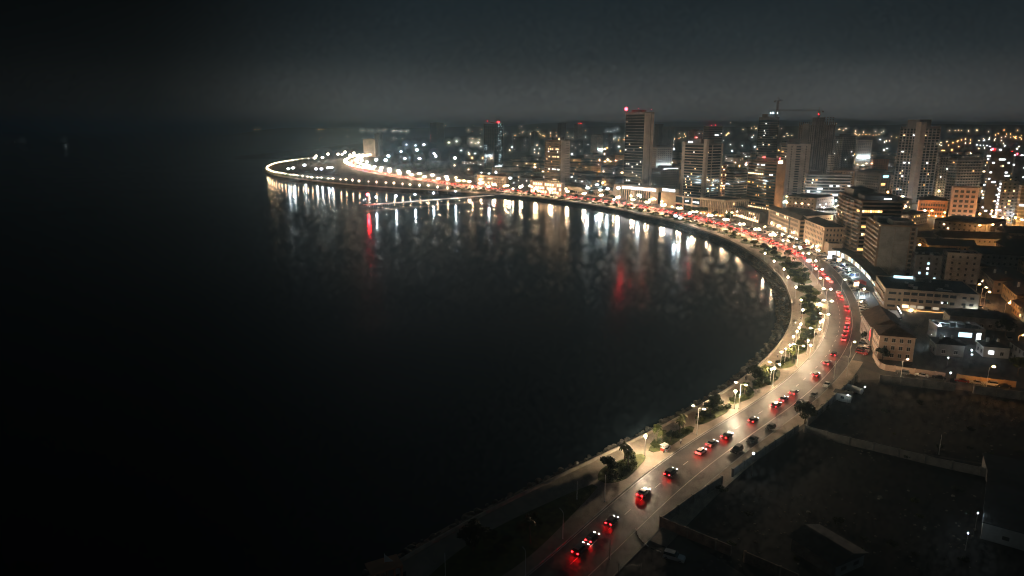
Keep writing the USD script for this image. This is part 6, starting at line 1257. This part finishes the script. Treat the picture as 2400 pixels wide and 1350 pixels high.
for x in (-.9, .9): part(t, 'post', MB().bar((x, .45, 1.3), (x, .45, 2.1), .06), 'pole_white'); part(t, 'wheel', MB().tube([(x * .7, -.55, .3), (x * .7, -.45, .3)], [.3, .3], 8), 'tyre')
b = Block('garden_hut', 'white walled open hut in the garden on the bend, lit from inside', tuple(at(1900, 728)), 110, 8, 5.5, 3.2, z=PZ); b.part('back_wall', MB().box(0, b.W, b.D - .25, b.D, 0, b.H), 'white_plaster'); b.part('side_wall', MB().box(0, .25, 0, b.D - .25, 0, b.H), 'white_plaster'); b.part('roof', MB().box(-.2, b.W + .2, b.D * .45, b.D + .2, b.H, b.H + .2), 'white_plaster'); b.part('counter', MB().box(1.0, b.W - 1, 2.2, 2.8, 0, 1.1), 'cream_stone'); b.part('ceiling_lamp', MB().ball((b.W / 2, b.D * .7, b.H - .3), .22), 'lamp_warm_soft')
t = thing('round_stall', 'small round stall with a pale top on the sea path below the hut', 'stall', (*at(1882, 735, PZ), PZ)); part(t, 'body', MB().tube([(0, 0, 0), (0, 0, 1.2)], [.9, .9], 10), 'dark_cloth'); part(t, 'canopy', MB().tube([(0, 0, 2.2), (0, 0, 2.5), (0, 0, 2.9)], [1.7, 1.5, .1], 10), 'white_cloth'); part(t, 'post', MB().tube([(0, 0, 1.2), (0, 0, 2.2)], [.06, .06], 5), 'pole_white')
t = thing('red_awning', 'big pleated red canvas awning before the hotel shops', 'awning', (*at(2016, 664, 3.0), 0), 62)
for i in range(6):
    x = -5 + i * 1.7; part(t, 'panel', MB().add([(x, -3.2, 3.0), (x + .85, -3.2, 3.35), (x + 1.7, -3.2, 3.0), (x, 0, 4.1), (x + .85, 0, 4.5), (x + 1.7, 0, 4.1), (x, 3.2, 3.0), (x + .85, 3.2, 3.35), (x + 1.7, 3.2, 3.0)], [(0, 1, 4), (0, 4, 3), (1, 2, 5), (1, 5, 4), (3, 4, 7), (3, 7, 6), (4, 5, 8), (4, 8, 7)]), 'red_canvas')
for x in (-4.8, 5.0):
    for y in (-3, 3): part(t, 'post', MB().bar((x, y, 0), (x, y, 3.05), .12), 'metal_grey')
for i, (x, y, m, lab) in enumerate(((1943, 606, 'sign_white', 'glowing white advertising board on a post before the curved hotel, farthest of three'), (1965, 612, 'sign_warm', 'glowing warm advertising board on a post before the curved hotel, middle of three'), (2005, 672, 'sign_warm', 'glowing pale advertising board beside the red awning'))):
    t = thing('billboard', lab, 'billboard', (*at(x, y + 12, 0), 0), 25); part(t, 'post', MB().tube([(0, 0, 0), (0, 0, 3.2)], [.14, .14], 6), 'metal_grey'); part(t, 'frame', MB().box(-2.2, 2.2, 0, .3, 3.2, 5.8), 'metal_dark'); part(t, 'panel', MB().box(-2.05, 2.05, -.06, .0, 3.35, 5.65), 'window_white' if m == 'sign_white' else 'window_warm')
for i, (x, y) in enumerate(((1978, 622), (1990, 632), (2001, 645), (2024, 690))):
    t = thing('shop_tent', ['white lit sales tent before the hotel shops, farthest of four', 'white lit sales tent before the hotel shops, second of four', 'white lit sales tent before the hotel shops, just above the red awning', 'small lit tent beside the row of cars below the red awning'][i], 'tent', (*at(x, y + 4, 0), 0), 30)
    part(t, 'canopy', MB().add([(-2.4, -2, 2.6), (2.4, -2, 2.6), (2.4, 2, 2.6), (-2.4, 2, 2.6), (0, 0, 3.7)], [(0, 1, 4), (1, 2, 4), (2, 3, 4), (3, 0, 4)]), 'white_cloth'); part(t, 'lamp', MB().ball((0, 0, 2.3), .28), 'lamp_white')
    for sx in (-2.3, 2.3):
        for sy in (-1.9, 1.9): part(t, 'post', MB().bar((sx, sy, 0), (sx, sy, 2.6), .08), 'pole_white')
b = Block('cafe_terrace', 'cold lit cafe terrace with a rounded end at the corner of the balcony building', tuple(at(2075, 748)), 112, 7, 18, .5); b.part('floor', MB().prism([(0, 1), (1, 0), (6, 0), (7, 1), (7, 18), (0, 18)], 0, .5), 'pale_concrete'); b.part('railing', MB().wallstrip(np.array([(0, 17.8), (0, 1), (1, 0), (6, 0), (7, 1)], float), .12, .5, 1.4), 'metal_dark'); b.part('light_strip', MB().box(6.85, 7.0, 4, 17, 2.6, 2.9), 'sign_white')
for i in range(5): b.part('table', MB().tube([(3, 3 + i * 3, .5), (3, 3 + i * 3, 1.2), (3, 3 + i * 3, 1.25)], [.1, .08, .6], 8), 'white_paint')

for i in range(26):
    px = RG.uniform(1826, 1992); py = 474 + (px - 1826) * .09 + RG.uniform(-5, 5); t = thing('market_stall', 'small lit market stall in the bright street below the striped block', 'stall', (*at(px, py), 0), RG.uniform(0, 90), 'stalls of the bright market street')
    part(t, 'table', MB().box(-1.4, 1.4, -.7, .7, .7, .8), 'white_plaster'); part(t, 'canopy', MB().add([(-1.8, -1.3, 2.4), (1.8, -1.3, 2.4), (1.8, 1.3, 2.6), (-1.8, 1.3, 2.6)], [(0, 1, 2), (0, 2, 3)]), 'white_cloth'); part(t, 'lamp', MB().ball((0, -1.5, 2.5), .32), 'lamp_yard' if i % 4 else 'lamp_warm')
    for sx in (-1.5, 1.5): part(t, 'post', MB().bar((sx, -.6, 0), (sx, -.6, 2.4), .08).bar((sx, .6, 0), (sx, .6, 2.5), .08), 'metal_grey')
rb = MB()
for i in range(420):
    q = at(RG.uniform(1900, 2390), RG.uniform(935, 1085)) if i % 2 else at(RG.uniform(1640, 2300), RG.uniform(1150, 1340)); r = RG.uniform(.08, .35) * (1.8 if i % 37 == 0 else 1)
    rb.add(ico.vertices * (1 + .5 * (meshkit.noise(ico.vertices * 1.9 + i) - .5)[:, None]) * [r, r * RG.uniform(.6, 1.2), r * .6] + [q[0], q[1], r * .25], ico.faces)
keys(mesh_prim(numbered('/World', 'rubble'), rb, 'pale_rock'), 'rubble and stones strewn over the two dark vacant lots', 'rubble', kind='stuff')
for i in range(34):
    q = at(RG.uniform(1920, 2390), RG.uniform(930, 1080)) if i % 2 else at(RG.uniform(1650, 2280), RG.uniform(1150, 1330)); copy('shrub_1' if i % 3 else 'shrub_2', 'weed_bush', 'dark weedy bush in the vacant lots', 'bush', (*q, 0), RG.uniform(0, 360), RG.uniform(.4, .95), 'weedy bushes of the vacant lots')
# ---------------------------------------------------------------- labels: neighbours that look alike are told apart by what they stand near
LAND_ = [('the tip of the spit', 632, 398), ('the glass tower', 1157, 350), ('the office slab', 1305, 400), ('the tallest tower', 1490, 370), ('the striped tower', 1640, 400), ('the brown tower', 1790, 430), ('the white tower', 1856, 380), ('the unfinished tower', 1903, 350), ('the striped block', 1936, 440), ('the balcony tower', 2135, 390), ('the dark apartment tower', 2320, 430), ('the uplit pink block', 2252, 480), ('the columned bank', 1690, 490), ('the curved hotel', 2010, 540), ('the hotel wing', 2110, 590), ('the balcony building', 2200, 710), ('the pink house', 2120, 820), ('the ochre house', 2320, 860), ('the red awning', 2016, 655), ('the white hut', 1905, 715), ('the pier end', 876, 470), ('the pier root', 1130, 455), ('the road hook', 806, 385), ('the nearest lit lamp', 1513, 1050), ('the lot shack', 1985, 930), ('the old hotel front', 1830, 530), ('the wavy hall', 1380, 450), ('the arcade podium', 1280, 440)]
ORD = 'first second third fourth fifth sixth seventh eighth ninth tenth eleventh twelfth thirteenth fourteenth fifteenth sixteenth seventeenth eighteenth nineteenth twentieth'.split() + ['twenty-' + o for o in 'first second third fourth fifth sixth seventh eighth ninth'.split()] + ['thirtieth'] + ['thirty-' + o for o in 'first second third fourth fifth sixth seventh eighth ninth'.split()] + ['fortieth'] + ['forty-' + o for o in 'first second third fourth fifth sixth seventh eighth ninth'.split()]
byl = {}
for p in stage.GetPrimAtPath('/World').GetChildren():
    l = p.GetCustomDataByKey('label')
    if l and p.GetCustomDataByKey('group'):
        t_ = UsdGeom.Xformable(p).GetLocalTransformation().ExtractTranslation(); byl.setdefault(l, []).append((p, *pix(t_[0], t_[1], t_[2] + 2)))
for l, items in byl.items():
    if len(items) < 2:
        p, x, y = items[0]; k = min(range(len(LAND_)), key=lambda q: (LAND_[q][1] - x) ** 2 + (3 * (LAND_[q][2] - y)) ** 2)
        if len(l.split()) < 5: p.SetCustomDataByKey('label', l + (', left of ' if x < LAND_[k][1] else ', right of ') + LAND_[k][0])
        continue
    sub = {}
    for p, x, y in items:
        if len(items) > 3:
            k = min(range(len(LAND_)), key=lambda q: (LAND_[q][1] - x) ** 2 + (3 * (LAND_[q][2] - y)) ** 2); n_ = LAND_[k]
            dx, dy = x - n_[1], y - n_[2]
            rel = ('left of ' if dx < 0 else 'right of ') if abs(dx) > abs(dy) * 1.2 else ('beyond ' if dy < 0 else 'before ')
            sub.setdefault(rel + n_[0], []).append((x, y, p))
        else: sub.setdefault('', []).append((x, y, p))
    for ph, mem in sub.items():
        mem.sort(key=lambda q: q[0]); words = l.split()
        for i, (x, y, p) in enumerate(mem):
            o = '' if len(mem) == 1 else (f', {ORD[i]} from the left' if i < len(ORD) else ', far right of many')
            room = 16 - len((ph + o).replace(',', '').split()); w_l = words[:max(4, room)]
            while w_l[-1] in ('the', 'of', 'a', 'in', 'on', 'by', 'at', 'before', 'between', 'and', 'with', 'to', 'behind', 'along', 'long', 'inside', 'near', 'far', 'dark', 'red', 'right', 'low', 'this'): w_l = w_l[:-1]
            p.SetCustomDataByKey('label', ' '.join(w_l).rstrip(',') + (', ' + ph if ph else '') + o)
for p in stage.GetPrimAtPath('/World').GetChildren():
    l = p.GetCustomDataByKey('label')
    if l and len(l.replace(',', ' ').split()) > 16: print('LONG', len(l.split()), p.GetName(), l)

#@@MORE@@
xs = (-26000, 14500); hz = MB().box(xs[0] + 200, xs[1], -350, 25500, WATER_Z - 1.2, 205)
keys(mesh_prim('/World/haze', hz, mat_haze), kind='stuff')
